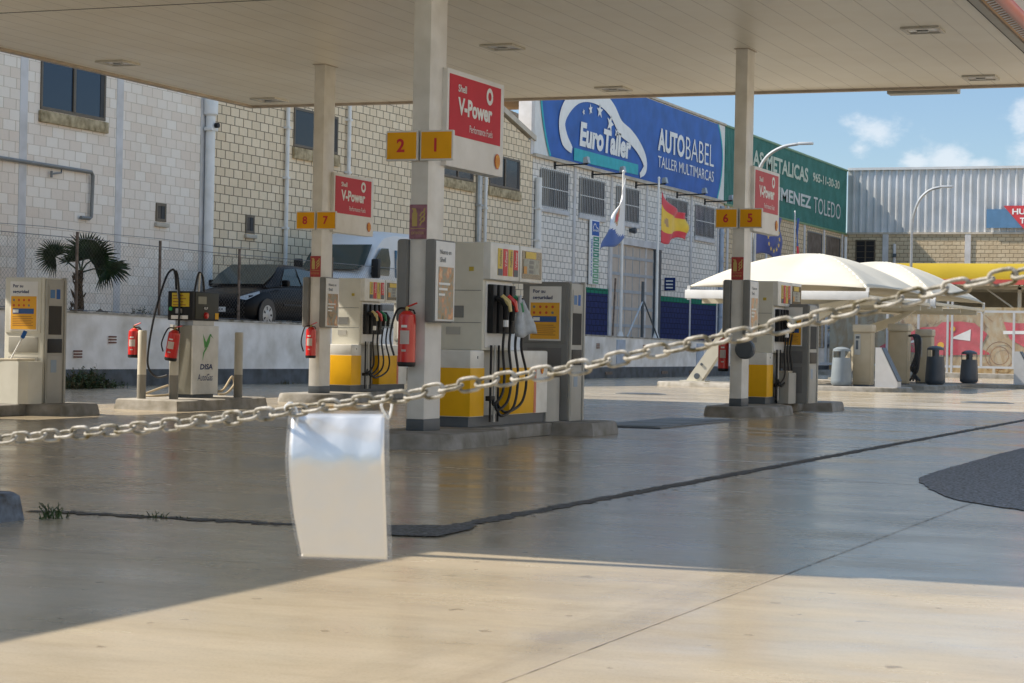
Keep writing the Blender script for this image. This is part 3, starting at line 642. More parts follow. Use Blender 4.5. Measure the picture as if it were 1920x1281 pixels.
cb('soffit_seam', M_dkj, ((XL+.02, 27.1, ZC-.004), (XR-.02, 27.13, ZC+.01)))
for yy in (15.2,): cb('soffit_seam', pm('soffit_joint', (.42, .37, .29), .7), ((XL+.02, yy, ZC-.003), (XR-.02, yy+.012, ZC+.01)))
cb('edge_lip', M_lip, ((XL-.12, YN, ZC-.05), (XL-.004, YF+.12, ZC)))
cb('edge_lip', M_lip, ((XL, YF+.004, ZC-.05), (XR+.3, YF+.12, ZC)))
cb('edge_seam', M_dkj, ((XR-.01, YN, ZC-.012), (XR+.025, YF, ZC+.1)))
cb('edge_lip', M_lgrey, ((XR+.03, YN, ZC-.03), (XR+.16, YF, ZC+.02)))
cb('fascia', M_fasc, ((XL-.16, YN-.1, ZC-.02), (XL-.122, YF+.16, ZC+.6)))
cb('fascia', M_fasc, ((XL-.12, YF+.122, ZC-.03), (XR+.5, YF+.16, ZC+.45)))
cb('fascia', M_fasc, ((XL-.12, YN-.1, ZC-.03), (XR+.5, YN-.004, ZC+.6)))
m = MB(); m.prism([(XR+.17+ox, ZC+.0), (XR+.36+ox, ZC+.05), (XR+.36+ox, ZC+.09), (XR+.17+ox, ZC+.04)], YN+oy, YF+oy, M_ory, 'XZ'); m.build('amber_band', can)
m = MB()
for k in range(150): y = YN+.1+k*.2; m.prism([(XR+.215+ox, ZC+.003), (XR+.325+ox, ZC+.028), (XR+.325+ox, ZC+.04), (XR+.215+ox, ZC+.012)], y+oy, y+.1+oy, M_fasc, 'XZ')
tag(m.build('perforated_trim', can), kind='stuff')
m = MB(); m.tube([(XR+.47+ox, YN+oy, ZC+.02), (XR+.47+ox, YF+oy, ZC+.02)], .10, M_tube, 14); m.build('red_tube', can)
m = MB(); m.prism([(XR+.58+ox, ZC+.03), (XR+1.0+ox, ZC+.35), (XR+1.0+ox, ZC+.7), (XR+.5+ox, ZC+.6)], YN+oy, YF+oy, M_fasc, 'XZ'); m.build('fascia', can)
m = MB(); m.tube([(XL+ox, YN-.44+oy, ZC+.1), (-11+ox, YN-.40+oy, ZC+.1), (-8.4+ox, YN-.14+oy, ZC+.1)], .06, M_tube, 10); m.build('front_tube', can)
cb('sign_box', M_lgrey, ((-8.35, YF+.17, ZC-.10), (-7.0, YF+.5, ZC+.4)), bev=.02)
# recessed lamps, switched off
M_lampf = pm('luminaire_frame', (.60, .57, .50), .4, var=.05); M_lampg = pm('luminaire_glass', (.72, .70, .66), .15, var=.1, scale=6)
spots = [('left lamp of the nearer row in the canopy ceiling', -21.1, 32.6), ('left lamp of the far row, by the canopy corner', -21.15, 38.45), ('middle lamp of the nearer row, right of the big column', -13.4, 32.45),
         ('middle lamp of the far row in the canopy ceiling', -13.45, 38.3), ('right lamp of the nearer row in the canopy ceiling', -6.28, 32.35), ('right lamp of the far row, near the canopy edge', -6.35, 38.25)]
def lamp(name, lab, x, y):
    t = thing('ceiling_lamp', 'recessed lamp, '+lab, 'ceiling lamp', (x, y, ZC), 'square lamps recessed in the canopy ceiling')
    m = MB()
    for a, b_ in (((-.3, -.3), (.3, -.24)), ((-.3, .24), (.3, .3)), ((-.3, -.24), (-.24, .24)), ((.24, -.24), (.3, .24))): m.box((a[0], a[1], -.035), (b_[0], b_[1], -.001), M_lampf, .006)
    m.build('frame', t); m = MB(); m.box((-.235, -.235, -.022), (.235, .235, -.002), M_lampg, .01); m.build('cover', t)
    m = MB(); m.box((-.09, -.05, -.045), (.09, .05, -.023), M_steel, .01); m.build('bulb_holder', t)
for lab, x, y in spots: lamp(0, lab, x, y)

# columns
COLS = {'A': (-9.68, 20.87), 'B': (-9.66, 33.66), 'C': (-17.62, 33.72), 'D': (-17.6, 20.9)}
def column(k, lab):
    x, y = COLS[k]
    t = thing('canopy_column', lab, 'column', (x, y, .16), 'steel columns carrying the canopy')
    m = MB(); m.box((0, 0, .13), (.207, .44, ZC-.165), M_col, .008); m.build('shaft', t)
    m = MB(); m.box((-.004, -.004, 0), (.211, .444, .13), M_dgrey if k != 'C' else M_dgrey, .006); m.build('painted_foot', t)
    m = MB(); m.box((-.03, -.03, ZC-.172), (.237, .47, ZC-.161), M_lip); m.build('collar', t)
column('A', 'nearest white column with number plates 2 and 1'); column('B', 'white column at the right with number plates 6 and 5'); column('C', 'white column at the left with number plates 8 and 7'); column('D', 'white column left of the camera view beside the left pump')

def plates(k, nums, labs):
    x, y = COLS[k]
    for i, (n_, l_) in enumerate(zip(nums, labs)):
        x0 = x-.285+i*.415; w = .39 if i == 0 else .40
        t = thing('number_plate', l_, 'number plate', (x0, y-.07, 3.14), 'pump number plates on the columns')
        m = MB(); m.box((0, 0, 0), (w, .05, .335), M_white, .015); m.build('frame', t)
        m = MB(); m.box((.018, -.006, .02), (w-.018, .002, .315), M_yel2, .003); m.build('yellow_face', t)
        m = MB(); q = textmesh(n_, .02); a = (q[3]-q[2])/(q[5]-q[4]); text(m, n_, (w/2-.15*a/2-.01, -.009, .095), (1, 0, 0), (0, 0, 1), .15*a, .15, M_red, .028); m.build('lettering', t, recalc=False)
        m = MB(); m.box((w/2-.02, .05, .12), (w/2+.02, .075, .2), M_steel); m.build('bracket', t)
plates('A', '21', ('yellow plate with red 2 on the nearest column', 'yellow plate with red 1 on the nearest column'))
plates('B', '65', ('yellow plate with red 6 on the right column', 'yellow plate with red 5 on the right column'))
plates('C', '87', ('yellow plate with red 8 on the left column', 'yellow plate with red 7 on the left column'))
def fuelsign(k, lab, fade, dy=0, dz=0):
    x, y = COLS[k]; red = pm('fuel_red_'+k.lower()+'_side', fade, .5, var=.05, spec=.12)
    t = thing('fuel_sign', lab, 'sign', (x+.21, y+.34+dy, 3.12+dz), 'red fuel signs on the columns'); H, W = 1.10, 1.67
    m = MB(); m.box((-.12, 0, 0), (.06, W, H), M_white, .015); m.build('board', t)
    m = MB(); m.box((.06, .05, .36), (.066, W-.12, H-.06), red); m.build('red_panel', t)
    m = MB(); d = .07
    text(m, 'Shell', (d, .28, .86), (0, 1, 0), (0, 0, 1), .24, .085, M_letter, .02)
    text(m, 'V-Power', (d, .28, .60), (0, 1, 0), (0, 0, 1), 1.0, .20, M_letter, .04)
    text(m, 'Performance Fuels', (d, .62, .43), (0, 1, 0), (0, 0, 1), .68, .085, M_letter, .0)
    ring = [(1.20+.075*math.cos(a)*1.0, .905+.075*math.sin(a)) for a in [2*math.pi*i/20 for i in range(21)]]
    stroke(m, ring, .05, lambda yy, z: (d, yy, z), M_letter)
    m.build('lettering', t, recalc=False)
    s = shell('shell_emblem', t, (d-.006, 1.47, .17), (0, 1, 0), (1, 0, 0), .17)
fuelsign('A', 'red and white fuel sign on the nearest column, largest of the three', (.60, .035, .055))
fuelsign('B', 'paler red and white fuel sign on the right column', (.58, .10, .12))
fuelsign('C', 'red and white fuel sign on the left column in front of the white van', (.60, .06, .08))
def firesign(k, lab, mat):
    x, y = COLS[k]; t = thing('fire_sign', lab, 'sign', (x-.003, y-.02, 2.28), 'fire extinguisher signs on the columns')
    m = MB(); m.box((0, 0, 0), (.21, .012, .38), mat, .003); m.build('panel', t)
    m = MB(); m.box((.035, -.003, .14), (.095, 0, .29), M_firey); m.box((.045, -.003, .29), (.085, 0, .325), M_firey); m.box((.03, -.003, .325), (.075, 0, .34), M_firey); m.build('extinguisher_symbol', t)
    m = MB()
    for i in range(3): stroke(m, smooth_path([(.13, .15+.05*i), (.15, .19+.05*i), (.175, .2+.05*i), (.185, .24+.05*i)], 3), .018, lambda a, b: (a, -.003, b), M_firey)
    m.box((.02, -.002, .112), (.19, 0, .118), M_firey); text(m, 'EXTINTOR', (.03, -.003, .05), (1, 0, 0), (0, 0, 1), .15, .03, M_firey); m.build('lettering', t, recalc=False)
firesign('A', 'faded pink fire extinguisher sign on the nearest column', M_pink); firesign('B', 'dark red fire extinguisher sign on the right column', M_fire); firesign('C', 'red fire extinguisher sign on the left column', M_fire)
def photo_mat(name, cols, sc):
    m, n, l, b = newmat(name); g = n.new('ShaderNodeNewGeometry'); t = n.new('ShaderNodeTexNoise'); t.inputs['Scale'].default_value = sc; t.inputs['Detail'].default_value = 3; l.new(g.outputs['Position'], t.inputs[0])
    r = n.new('ShaderNodeValToRGB'); l.new(t.outputs[0], r.inputs[0]); r.color_ramp.elements[0].position = .3; r.color_ramp.elements[1].position = .72
    r.color_ramp.elements[0].color = lin(*cols[0]); r.color_ramp.elements[1].color = lin(*cols[-1])
    for i, c in enumerate(cols[1:-1]): e = r.color_ramp.elements.new(.3+.42*(i+1)/(len(cols)-1)); e.color = lin(*c)
    l.new(r.outputs[0], b.inputs['Base Color']); b.inputs['Roughness'].default_value = .3; return m
M_photoA = photo_mat('poster_print', [(60, 66, 40), (150, 110, 60), (110, 120, 110), (190, 120, 70), (215, 190, 150)], 6)
M_photoB = photo_mat('pale_poster_print', [(120, 120, 110), (190, 185, 170), (210, 150, 90), (225, 215, 200)], 7)
def adpanel(k, lab, pmat):
    x, y = COLS[k]
    for side in (1, -1):
        t = thing('advert_panel', lab if side > 0 else lab.replace('facing the pumps', 'seen edge on').replace('right flank', 'left flank'), 'advert panel', (x+(.213 if side > 0 else -.006), y-.06, 1.36), 'advert panels on the column flanks')
        s = side; W = .56
        m = MB(); m.box((0, 0, 0), (s*.12, W, .92), M_grey, .03); m.build('frame', t)
        m = MB(); m.box((s*.12, .02, .02), (s*.128, W-.02, .9), M_white, .003); m.build('poster', t)
        m = MB(); m.box((s*.128, .09, .04), (s*.131, W-.06, .62), pmat); m.build('photo_print', t)
        if side > 0:
            m = MB(); text(m, 'Nuevo en', (.134, .12, .76), (0, 1, 0), (0, 0, 1), .30, .05, M_dgrey, .01); text(m, 'Shell', (.134, .12, .67), (0, 1, 0), (0, 0, 1), .15, .055, M_dgrey, .01)
            for i in range(3): m.box((.132, .1, .42-.06*i), (.134, .4-.07*i, .445-.06*i), M_letter)
            m.build('lettering', t, recalc=False)
adpanel('A', 'tall advert panel on the right flank of the nearest column facing the pumps', M_photoA)
adpanel('B', 'tall pale advert panel on the right flank of the right column facing the pumps', M_photoB)
adpanel('C', 'tall advert panel on the right flank of the left column facing the pumps', M_photoA)

# ================================================================== ISLANDS
def island(lab, x, y, near=True, ln=5.7):
    """x,y = right hand foot corner of the pump"""
    t = thing('pump_island', lab, 'kerb island', (x, y, 0), 'raised concrete islands under the pumps')
    def slab(poly, name, h=.16, bat=.03):
        m = MB(); n = len(poly); c = Vector((sum(p[0] for p in poly)/n, sum(p[1] for p in poly)/n))
        def inset(p, d): v = c-Vector(p); return Vector(p)+v.normalized()*d
        lo = [(*p, 0) for p in poly]; hi = [(*inset(p, bat), h-.025) for p in poly]; top = [(*inset(p, bat+.025), h) for p in poly]
        m.add(lo+hi+top, [(i, (i+1) % n, n+(i+1) % n, n+i) for i in range(n)]+[(n+i, n+(i+1) % n, 2*n+(i+1) % n, 2*n+i) for i in range(n)]+[tuple(range(2*n, 3*n))], M_island)
        m.build(name, t)
    slab([(-.50, -1.95), (-.36, -2.12), (-.15, -2.18), (.2, -2.18), (.5, -2.0), (.62, -1.7), (.60, -.25), (.46, .02), (-.5, .02), (-.56, -.2), (-.56, -1.7)], 'rounded_end')
    m = MB(); m.box((-.72, .03, 0), (.14, 2.6, .155), M_island, .02); m.build('middle_strip', t)
    slab([(-.75, 2.3), (.36, 2.3), (.66, 2.42), (.66, 3.4), (.5, 3.6), (-.7, 3.6), (-.78, 3.4)], 'square_end')
island('rounded concrete island under the nearest pump', -9.47, 22.15)
island('rounded concrete island under the right pump', -9.51, 35.3)
island('rounded concrete island under the left rear pump', -17.55, 35.3)
island('concrete island at the left edge with a service pillar', -17.38, 22.15)

# ================================================================== PUMPS
def pump(k, lab, x, y, rag=False):
    t = thing('fuel_pump', lab, 'fuel pump', (x, y, .16), 'four sided fuel pumps under the canopy')
    W = .6
    # lower cabinets, near and far
    for nm, y0, y1 in (('lower_cabinet', 0, .42), ('lower_cabinet', 1.22, 2.5)):
        m = MB(); m.box((-W, y0, .69), (0, y1, .90), M_pump, .025); m.box((-W+.002, y0+.002, .12), (-.002, y1-.002, .70), M_pump); o_ = m.build(nm, t)
        m = MB()
        if y0 == 0: m.box((-W-.004, y0-.004, .125), (.004, y1, .69), M_yel, .008)
        else: m.box((-W-.004, y0-.004, .125), (.004, y1-.48, .69), M_yel, .004)
        m.build('yellow_band', o_)
        if y0 > 0:
            m = MB(); m.box((.0, y1-.478, .125), (.005, y1-.40, .69), pm('salmon_stripe', (.62, .17, .09), .45)); m.build('red_stripe', o_)
            shell('shell_emblem', o_, (.001, y1-.2, .66), (0, 1, 0), (1, 0, 0), .1)
        m = MB(); m.box((-.01, y0+.2, .80), (.006, y0+.215, .83), M_dgrey); m.build('lock', o_)
    m = MB(); m.box((-W+.03, .03, 0), (-.03, 2.47, .12), M_dgrey); m.build('plinth', t)
    m = MB(); m.box((-W+.12, .42, .12), (-.14, 1.22, .9), M_lgrey); m.build('core', t)
    # upper body
    m = MB(); m.box((-W, .327, .9), (0, 1.22, 2.165), M_cream, .012); ub = m.build('upper_body', t)
    m = MB(); m.box((-.006, .40, .93), (.012, 1.21, 1.72), M_white, .01); m.build('nozzle_panel', ub)
    for zz in (1.22, 1.60): m = MB(); m.box((-W+.02, .3235, zz), (-.02, .3272, zz+.006), M_dgrey); m.build('panel_seam', ub)
    m = MB(); m.box((-.18, .322, 1.83), (-.12, .3272, 1.88), pm('warning_sticker', (.55, .42, .05), .5)); m.build('sticker', ub)
    m = MB(); m.box((-.46, .318, 1.08), (-.28, .331, 1.17), M_lgrey); m.build('rating_plate', ub)
    m = MB(); m.box((-.46, .32, 1.28), (-.24, .331, 1.42), M_grey); m.build('side_panel', ub)
    # displays
    for j, (y0, y1) in enumerate(((.33, 1.24), (1.27, 2.02))):
        m = MB(); m.box((-.5, y0+.004, 1.734), (.09, y1, 2.175), M_pump, .02); dsp = m.build('display_housing', t)
        m = MB()
        if j == 0:
            for q in range(4):
                a = y0+.22+q*.165; red = q % 2
                m.box((.09, a, 1.79), (.096, a+.135, 2.11), M_red if red else pm('pump_card_yellow', (.66, .46, .02), .4))
                if red == (q > 1): m.box((.096, a, 1.79), (.098, a+.135, 1.87), M_dgrey)
            m.build('fuel_cards', dsp); m = MB()
            for q in range(4):
                a = y0+.22+q*.165
                text(m, 'V-Power' if q % 2 else 'FuelSave', (.1, a+.10, 1.90), (0, 0, 1), (0, -1, 0), .19, .06, M_letter if q % 2 else M_dgrey, .01)
            m.build('lettering', dsp, recalc=False)
        else:
            m.box((.09, y0+.05, 1.78), (.095, y1-.05, 2.12), pm('display_dark', (.05, .055, .05), .2)); m.build('screen', dsp)
            m = MB(); m.box((.095, y0+.16, 2.03), (.1, y0+.5, 2.11), pm('pump_card_yellow', (.66, .46, .02), .4)); m.box((.095, y0+.1, 1.84), (.098, y0+.62, 2.02), pm('pump_leaflet', (.36, .38, .33), .4, var=.2, scale=20)); m.box((.098, y0+.1, 1.84), (.1, y0+.2, 1.93), M_ory)
            for q in range(3): m.box((.098, y0+.28, 1.85+q*.058), (.1, y0+.42, 1.89+q*.058), M_grey)
            m.build('notice', dsp)
    # nozzles with hoses
    for q in range(4):
        a = .50+q*.195
        m = MB(); m.box((.01, a-.06, 1.10), (.09, a+.06, 1.68), M_blkp, .015); bt = m.build('nozzle_boot', t)
        colr = [pm('nozzle_yellow', (.6, .48, .2), .4), M_redx, pm('nozzle_green', (.02, .25, .10), .4), pm('nozzle_blue', (.02, .03, .12), .4)][q]
        m = MB(); m.tube([(.09, a, 1.52), (.17, a+.03, 1.50), (.22, a+.05, 1.42), (.2, a+.07, 1.26)], [.03, .045, .04, .03], M_blkp, 8)
        nzl = m.build('nozzle', t)
        if q < 3: m = MB(); m.tube([(.16, a+.02, 1.545), (.235, a+.045, 1.47), (.26, a+.065, 1.36)], [.03, .04, .02], colr, 8); m.build('nozzle_guard', nzl)
        if q == 0: m = MB(); m.tube([(.2, a+.07, 1.18), (.2, a+.072, 1.26)], .035, M_letter, 8); m.build('swivel', nzl)
        lo = [.12, .05, -.02, .02][q] if k == 'A' else [.2, .17, .15, .12][q]
        pth = smooth_path([(.2, a+.07, 1.24), (.16, a+.09, .95), (.17+.01*q, a+.13+.05*(q == 3), .6), (.16, a+.09+.06*(q == 3), .26+lo), (.10, a-.02-.06*q, .14+lo), (.05, .60+.05*q, .22+lo)], 6)
        m = MB(); m.tube(pth, .017, M_blk, 8, False); m.build('hose', t)
    for q in range(3): m = MB(); m.tube([(.04, .52+.12*q, .05), (.04, .52+.12*q, .96)], .014, M_blkp if q != 1 else M_steel, 6); m.build('hose_guide', t)
    m = MB(); m.box((.0, .46, .3), (.07, .6, .36), M_blkp, .01); m.build('hose_clamp', t)
    return t
pump('A', 'nearest fuel pump with a white rag over one nozzle', -9.47, 22.15)
pump('B', 'fuel pump at the right behind the column numbered 6 and 5', -9.51, 35.48)
pump('C', 'fuel pump at the left rear behind the column numbered 8 and 7', -17.62, 35.45)
pump('D', 'fuel pump cut by the left picture edge, only its white end in view', -17.05, 20.2+.35)
# rag on nozzle
rag = MB(); pts = []
n1, n2 = 7, 9
for i in range(n1):
    for j in range(n2):
        u, v = i/(n1-1), j/(n2-1); wd = .06+.26*v-.2*max(0, v-.75)
        pts.append((-9.47+.25+.02*math.sin(u*7)+.03*v+(u-.5)*wd*.75, 23.05+(u-.5)*wd*.6+.12*v, 1.70-.44*v+.03*math.sin(u*5+v*3)-.05*abs(u-.6)*v))
rag.add(pts, [(i*n2+j, (i+1)*n2+j, (i+1)*n2+j+1, i*n2+j+1) for i in range(n1-1) for j in range(n2-1)], pm('rag_cloth', (.60, .64, .68), .9, var=.1, scale=12, bump=.4), True)
o_ = rag.build('cleaning_rag', recalc=False); sm = o_.modifiers.new('s', 'SOLIDIFY'); sm.thickness = .006
tag(o_, 'white paper bag hung over a nozzle of the nearest pump', 'rag')

# ================================================================== SERVICE PILLARS
def pillar(k, lab, x0, x1, y0, y1, shade):
    body, face = shade
    t = thing('service_pillar', lab, 'service pillar', (x0, y0, .16), 'service pillars with safety posters'); w, d, H = x1-x0, y1-y0, 1.79
    m = MB(); m.box((0, 0, 0), (w-.03, d, H), body, .02); b_ = m.build('body', t)
    m = MB(); m.box((w-.03, .02, .0), (w+.0, d-.05, H-.02), face, .006); m.box((w-.04, d-.05, 0), (w+.02, d, H+.01), face, .008); m.build('side_frame', t)
    m = MB(); m.box((w, .06, 1.4), (w+.008, d-.1, H-.1), M_lgrey); q = m.build('sticker_panel', t)
    m = MB(); m.box((w+.008, .09, 1.5), (w+.01, .2, 1.62), pm('sticker_blue', (.05, .18, .42), .5)); m.box((w+.008, .24, 1.49), (w+.01, .33, 1.63), M_bluep); m.build('symbol', q)
    m = MB(); m.box((w, .07, .98), (w+.006, d-.11, 1.39), pm('opening_dark', (.05, .047, .042), .8)); m.build('towel_opening', t)
    m = MB(); m.box((w, .05, .72), (w+.01, d-.09, .92), M_blkp, .02); m.build('slot', t)
    m = MB(); m.box((w, .05, .06), (w+.006, d-.09, .68), face, .004); dr_ = m.build('door', t)
    m = MB(); m.box((w+.006, .13, .44), (w+.009, .27, .62), pm('sticker_pale', (.28, .36, .46), .5)); m.build('sticker', dr_)
    m = MB(); m.box((.02, -.012, 1.0), (w-.08, .004, H-.03), body, .02); m.build('poster_frame', t)
    m = MB(); m.box((.10, -.018, 1.03), (w-.13, -.010, H-.06), M_white, .003); ps_ = m.build('poster', t)
    m = MB(); m.box((.12, -.021, 1.05), (w-.15, -.018, 1.52), M_orange); m.build('yellow_print', ps_)
    m = MB(); text(m, 'Por su', (.15, -.021, 1.645), (1, 0, 0), (0, 0, 1), .17, .045, M_navy, .02); text(m, 'seguridad', (.15, -.021, 1.55), (1, 0, 0), (0, 0, 1), .27, .06, M_navy, .02)
    m.box((.15, -.023, 1.27), (w-.19, -.021, 1.345), pm('poster_blue', (.03, .10, .30), .5)); m.box((.16, -.025, 1.285), (.25, -.023, 1.33), M_letter)
    for r in range(2):
        for c in range(4): m.lathe((.17+.085*c, -.021, 1.465-.075*r), [(.018, 0), (.018, -.002)], M_pecr if (c+r) % 4 else M_grey, 10, 'Y')
    for r in range(6): m.box((.15, -.022, 1.10+.025*r), (w-.2-.03*(r % 2), -.021, 1.108+.025*r), pm('poster_brown', (.36, .15, .03), .5))
    m.build('lettering', ps_, recalc=False)
    m = MB(); m.box((.08, -.008, .72), (w-.12, .002, .94), pm('recess_'+k.lower(), tuple(c*.8 for c in body.node_tree.nodes['Principled BSDF'].inputs[0].default_value[:3]) if False else (.30, .29, .25) if k == 'D' else (.15, .145, .14), .6), .01); m.build('recess', t)
    m = MB(); m.box((.08, -.008, .18), (w-.12, .002, .66), pm('recess_'+k.lower(), (.3, .3, .3)), .01); m.build('recess', t)
    m = MB(); m.box((.2, -.014, .44), (.36, -.008, .62), pm('sticker_pale', (.28, .36, .46), .5)); m.build('sticker', t)
pillar('A', 'grey service pillar with a yellow safety poster beside the nearest pump', -9.97, -9.3, 25.0, 25.5, (M_grey, M_lgrey))
pillar('B', 'grey service pillar behind the right pump, poster half hidden', -9.88, -9.04, 36.62, 37.25, (M_grey, M_lgrey))
pillar('C', 'service pillar behind the left rear pump, only its poster edge in view', -18.1, -17.3, 38.3, 38.85, (M_lgrey, M_lgrey))
pillar('D', 'cream service pillar at the left edge with a yellow safety poster', -17.88, -17.18, 24.83, 25.32, (M_cream, M_lgrey))
def wbin(lab, x, y, mat, w=.3, d=.3, h=.6, sq=False):
    t = thing('wash_bucket_bin', lab, 'bin', (x, y, .16)); m = MB()
    m.prism([(0, 0), (w*.8, -.02), (w, .08), (w, d), (0, d)], 0, h, mat); m.build('box', t)
    m = MB(); m.box((-.01, -.01, h), (w*.75, d, h+.035), M_tancap, .01); m.build('lid', t)
    if sq:
        s = thing('squeegee', 'white handled window squeegee with blue head leaning in the left bin', 'squeegee', (x+.14, y+.02, .16+h-.12))
        m = MB(); m.tube([(0, 0, 0), (.28, .02, .48)], .014, M_white); m.build('handle', s); m = MB(); m.tube([(.26, .02, .45), (.31, .02, .54)], .03, M_bluep, 8); m.build('head', s)
wbin('cream bucket box in front of the cream service pillar', -17.66, 24.35, M_cream, .48, .42, .60, True)
wbin('grey bucket box beside the nearest service pillar', -9.72, 24.66, M_lgrey, .3, .3, .56)
wbin('grey bucket box beside the right service pillar', -9.5, 36.2, M_lgrey, .26, .3, .55)

# ================================================================== EXTINGUISHERS
def exting(lab, x, y, z, h=.5, r=.085, tilt=0, hose=-1):
    t = thing('fire_extinguisher', lab, 'fire extinguisher', (x, y, z), 'red fire extinguishers'); t.rotation_euler = (0, tilt, 0)
    m = MB(); m.lathe((0, 0, .05), [(r, 0), (r, h-.08), (r*.93, h-.03), (r*.6, h), (r*.35, h+.015)], M_redx, 20); m.build('cylinder', t)
    m = MB(); m.lathe((0, 0, 0), [(r*.9, 0), (r+.002, .015), (r+.002, .05)], M_blkp, 20); m.build('base_ring', t)
    m = MB(); m.tube([(0, 0, h+.06), (0, 0, h+.11)], .022, pm('brass', (.45, .32, .12), .35, .8), 8); m.tube([(-.02, 0, h+.10), (.12, -.01, h+.15)], .010, M_redx, 6); m.tube([(.0, 0, h+.08), (.08, -.01, h+.07), (.1, -.01, h+.03)], .009, M_blkp, 6); m.build('valve', t)
    m = MB(); m.tube(smooth_path([(-.02, 0, h+.09), (hose*.12, -.02, h+.06), (hose*(r+.09), -.03, h*.6), (hose*(r+.04), -.03, .12)], 6), .012, M_blk, 8); m.build('hose', t)
    m = MB()
    seg = 8
    def lab_(a0, a1, z0, z1, mat):
        vs = []
        for k in range(seg+1):
            a = R(a0+(a1-a0)*k/seg); vs += [((r+.0015)*math.cos(a), (r+.0015)*math.sin(a), z0), ((r+.0015)*math.cos(a), (r+.0015)*math.sin(a), z1)]
        m.add(vs, [(2*k, 2*k+2, 2*k+3, 2*k+1) for k in range(seg)], mat)
    lab_(-115, -50, h*.45, h*.72, pm('extinguisher_label', (.60, .52, .48), .5)); lab_(-105, -65, h*.78, h*.83, M_letter); lab_(-100, -70, h*.3, h*.34, pm('extinguisher_label', (.6, .5, .5)))
    m.build('paper_label', t, recalc=False)
    m = MB(); m.box((-.03, r*.6, h*.7), (.03, r+.04, h*.76), M_blkp); m.build('wall_hook', t)
exting('large red fire extinguisher on the nearest column', -9.635, 20.74, .87, .55, .098)
exting('bright red fire extinguisher on the left column', -17.52, 33.59, .80, .5, .093)
exting('red fire extinguisher almost hidden behind the right column', -9.83, 33.85, .74, .5, .09, 0, 1)
exting('red fire extinguisher on the left bollard of the gas island', -17.73, 28.02, .80, .40, .095, 0, 1)
exting('tilted red fire extinguisher on the front bollard of the gas island', -17.10, 28.07, .77, .42, .095, R(9))

# round black mirror-like drum on right column
t = thing('hose_drum', 'round dark drum fixed to the right side of the right column', 'drum', (-9.36, 33.52, 1.12)); m = MB(); m.lathe((0, 0, 0), [(.14, -.08), (.165, -.05), (.165, .05), (.14, .08)], M_dgrey, 24, 'Y'); m.build('drum', t)
m = MB(); m.box((-.09, -.02, -.02), (0, .02, .02), M_dgrey); m.build('bracket', t)

# ================================================================== GAS ISLAND
t = thing('gas_island', 'low concrete island under the gas dispenser with three bollards', 'kerb island', (-17.2, 29, 0))
m = MB(); pl = [(-.66, -1.33), (.58, -1.5), (.62, -1.4), (.45, 1.6), (.3, 1.75), (-.8, 1.75)]
n = len(pl); m.add([(*p, 0) for p in pl]+[(p[0]*.96, p[1]*.98, .15) for p in pl]+[(p[0]*.93, p[1]*.96, .165) for p in pl], [(i, (i+1) % n, n+(i+1) % n, n+i) for i in range(n)]+[(n+i, n+(i+1) % n, 2*n+(i+1) % n, 2*n+i) for i in range(n)]+[tuple(range(2*n, 3*n))], M_kerb); m.build('slab', t)
def bollard(lab, x, y, h):
    t = thing('bollard', lab, 'bollard', (x, y, .16), 'white bollards round the gas dispenser')
    m = MB(); m.lathe((0, 0, .38), [(.07, 0), (.07, h-.38), (.06, h-.365)], pm('bollard_cream', (.60, .56, .46), .5, var=.08), 16); m.build('post', t)
    m = MB(); m.lathe((0, 0, 0), [(.0712, 0), (.0712, .38)], pm('bollard_grey', (.26, .24, .20), .6, var=.08), 16); m.build('grey_foot', t)
bollard('white bollard holding an extinguisher at the left corner of the gas island', -17.57, 28.0, 1.06); bollard('white bollard in front of the gas dispenser with a tilted extinguisher', -17.12, 28.22, .95); bollard('bare white bollard right of the gas dispenser', -16.95, 29.95, 1.06)
g = thing('gas_dispenser', 'gas dispenser with black head and hummingbird emblem', 'gas dispenser', (-17.25, 28.98, .16))
m = MB(); m.box((-.40, 0, .06), (-.012, .80, 1.17), pm('dispenser_olive', (.30, .29, .235), .5, var=.08), .01); m.build('cabinet', g)
m = MB(); m.box((-.012, -.01, .06), (.012, .81, 1.17), M_pump, .008); fp = m.build('front_panel', g)
m = MB(); m.box((-.42, -.005, .08), (-.36, .0, 1.18), M_pump); m.build('edge_strip', g)
m = MB(); m.box((-.36, .05, 0), (-.04, .75, .06), M_dgrey); m.build('feet', g)
m = MB(); m.box((-.36, .06, 1.17), (-.03, .72, 1.25), M_steel); m.build('neck', g)
m = MB(); m.box((-.46, -.02, 1.25), (.0, .82, 1.72), M_blkp, .015); hd = m.build('head', g)
m = MB(); m.box((.0, .06, 1.28), (.01, .78, 1.70), pm('display_olive', (.045, .045, .028), .6), .004); m.build('display', hd)
m = MB(); m.box((.01, .14, 1.52), (.013, .4, 1.64), pm('lcd_grey', (.16, .17, .12), .3)); m.box((.01, .3, 1.42), (.014, .46, 1.48), M_blkp); m.build('screen', hd)
m = MB(); text(m, 'GLP', (.016, .32, 1.435), (0, 1, 0), (0, 0, 1), .12, .035, M_letter, .02); m.build('lettering', hd, recalc=False)
m = MB(); m.lathe((.01, .38, 1.335), [(.055, 0), (.05, .03), (.03, .045)], M_redx, 16, 'X'); m.build('stop_button', hd)
m = MB(); m.box((.01, .68, 1.28), (.013, .79, 1.38), M_yel); m.build('warning_label', hd)
m = MB(); m.box((-.38, -.026, 1.47), (-.06, -.02, 1.69), pm('label_yellow', (.70, .52, .02), .5), .002); yl = m.build('yellow_notice', hd)
m = MB()
for i in range(4): m.box((-.36, -.028, 1.49+.05*i), (-.12-.05*(i % 2), -.026, 1.505+.05*i), pm('notice_print', (.35, .12, .03), .6))
m.build('notice_print', hd)
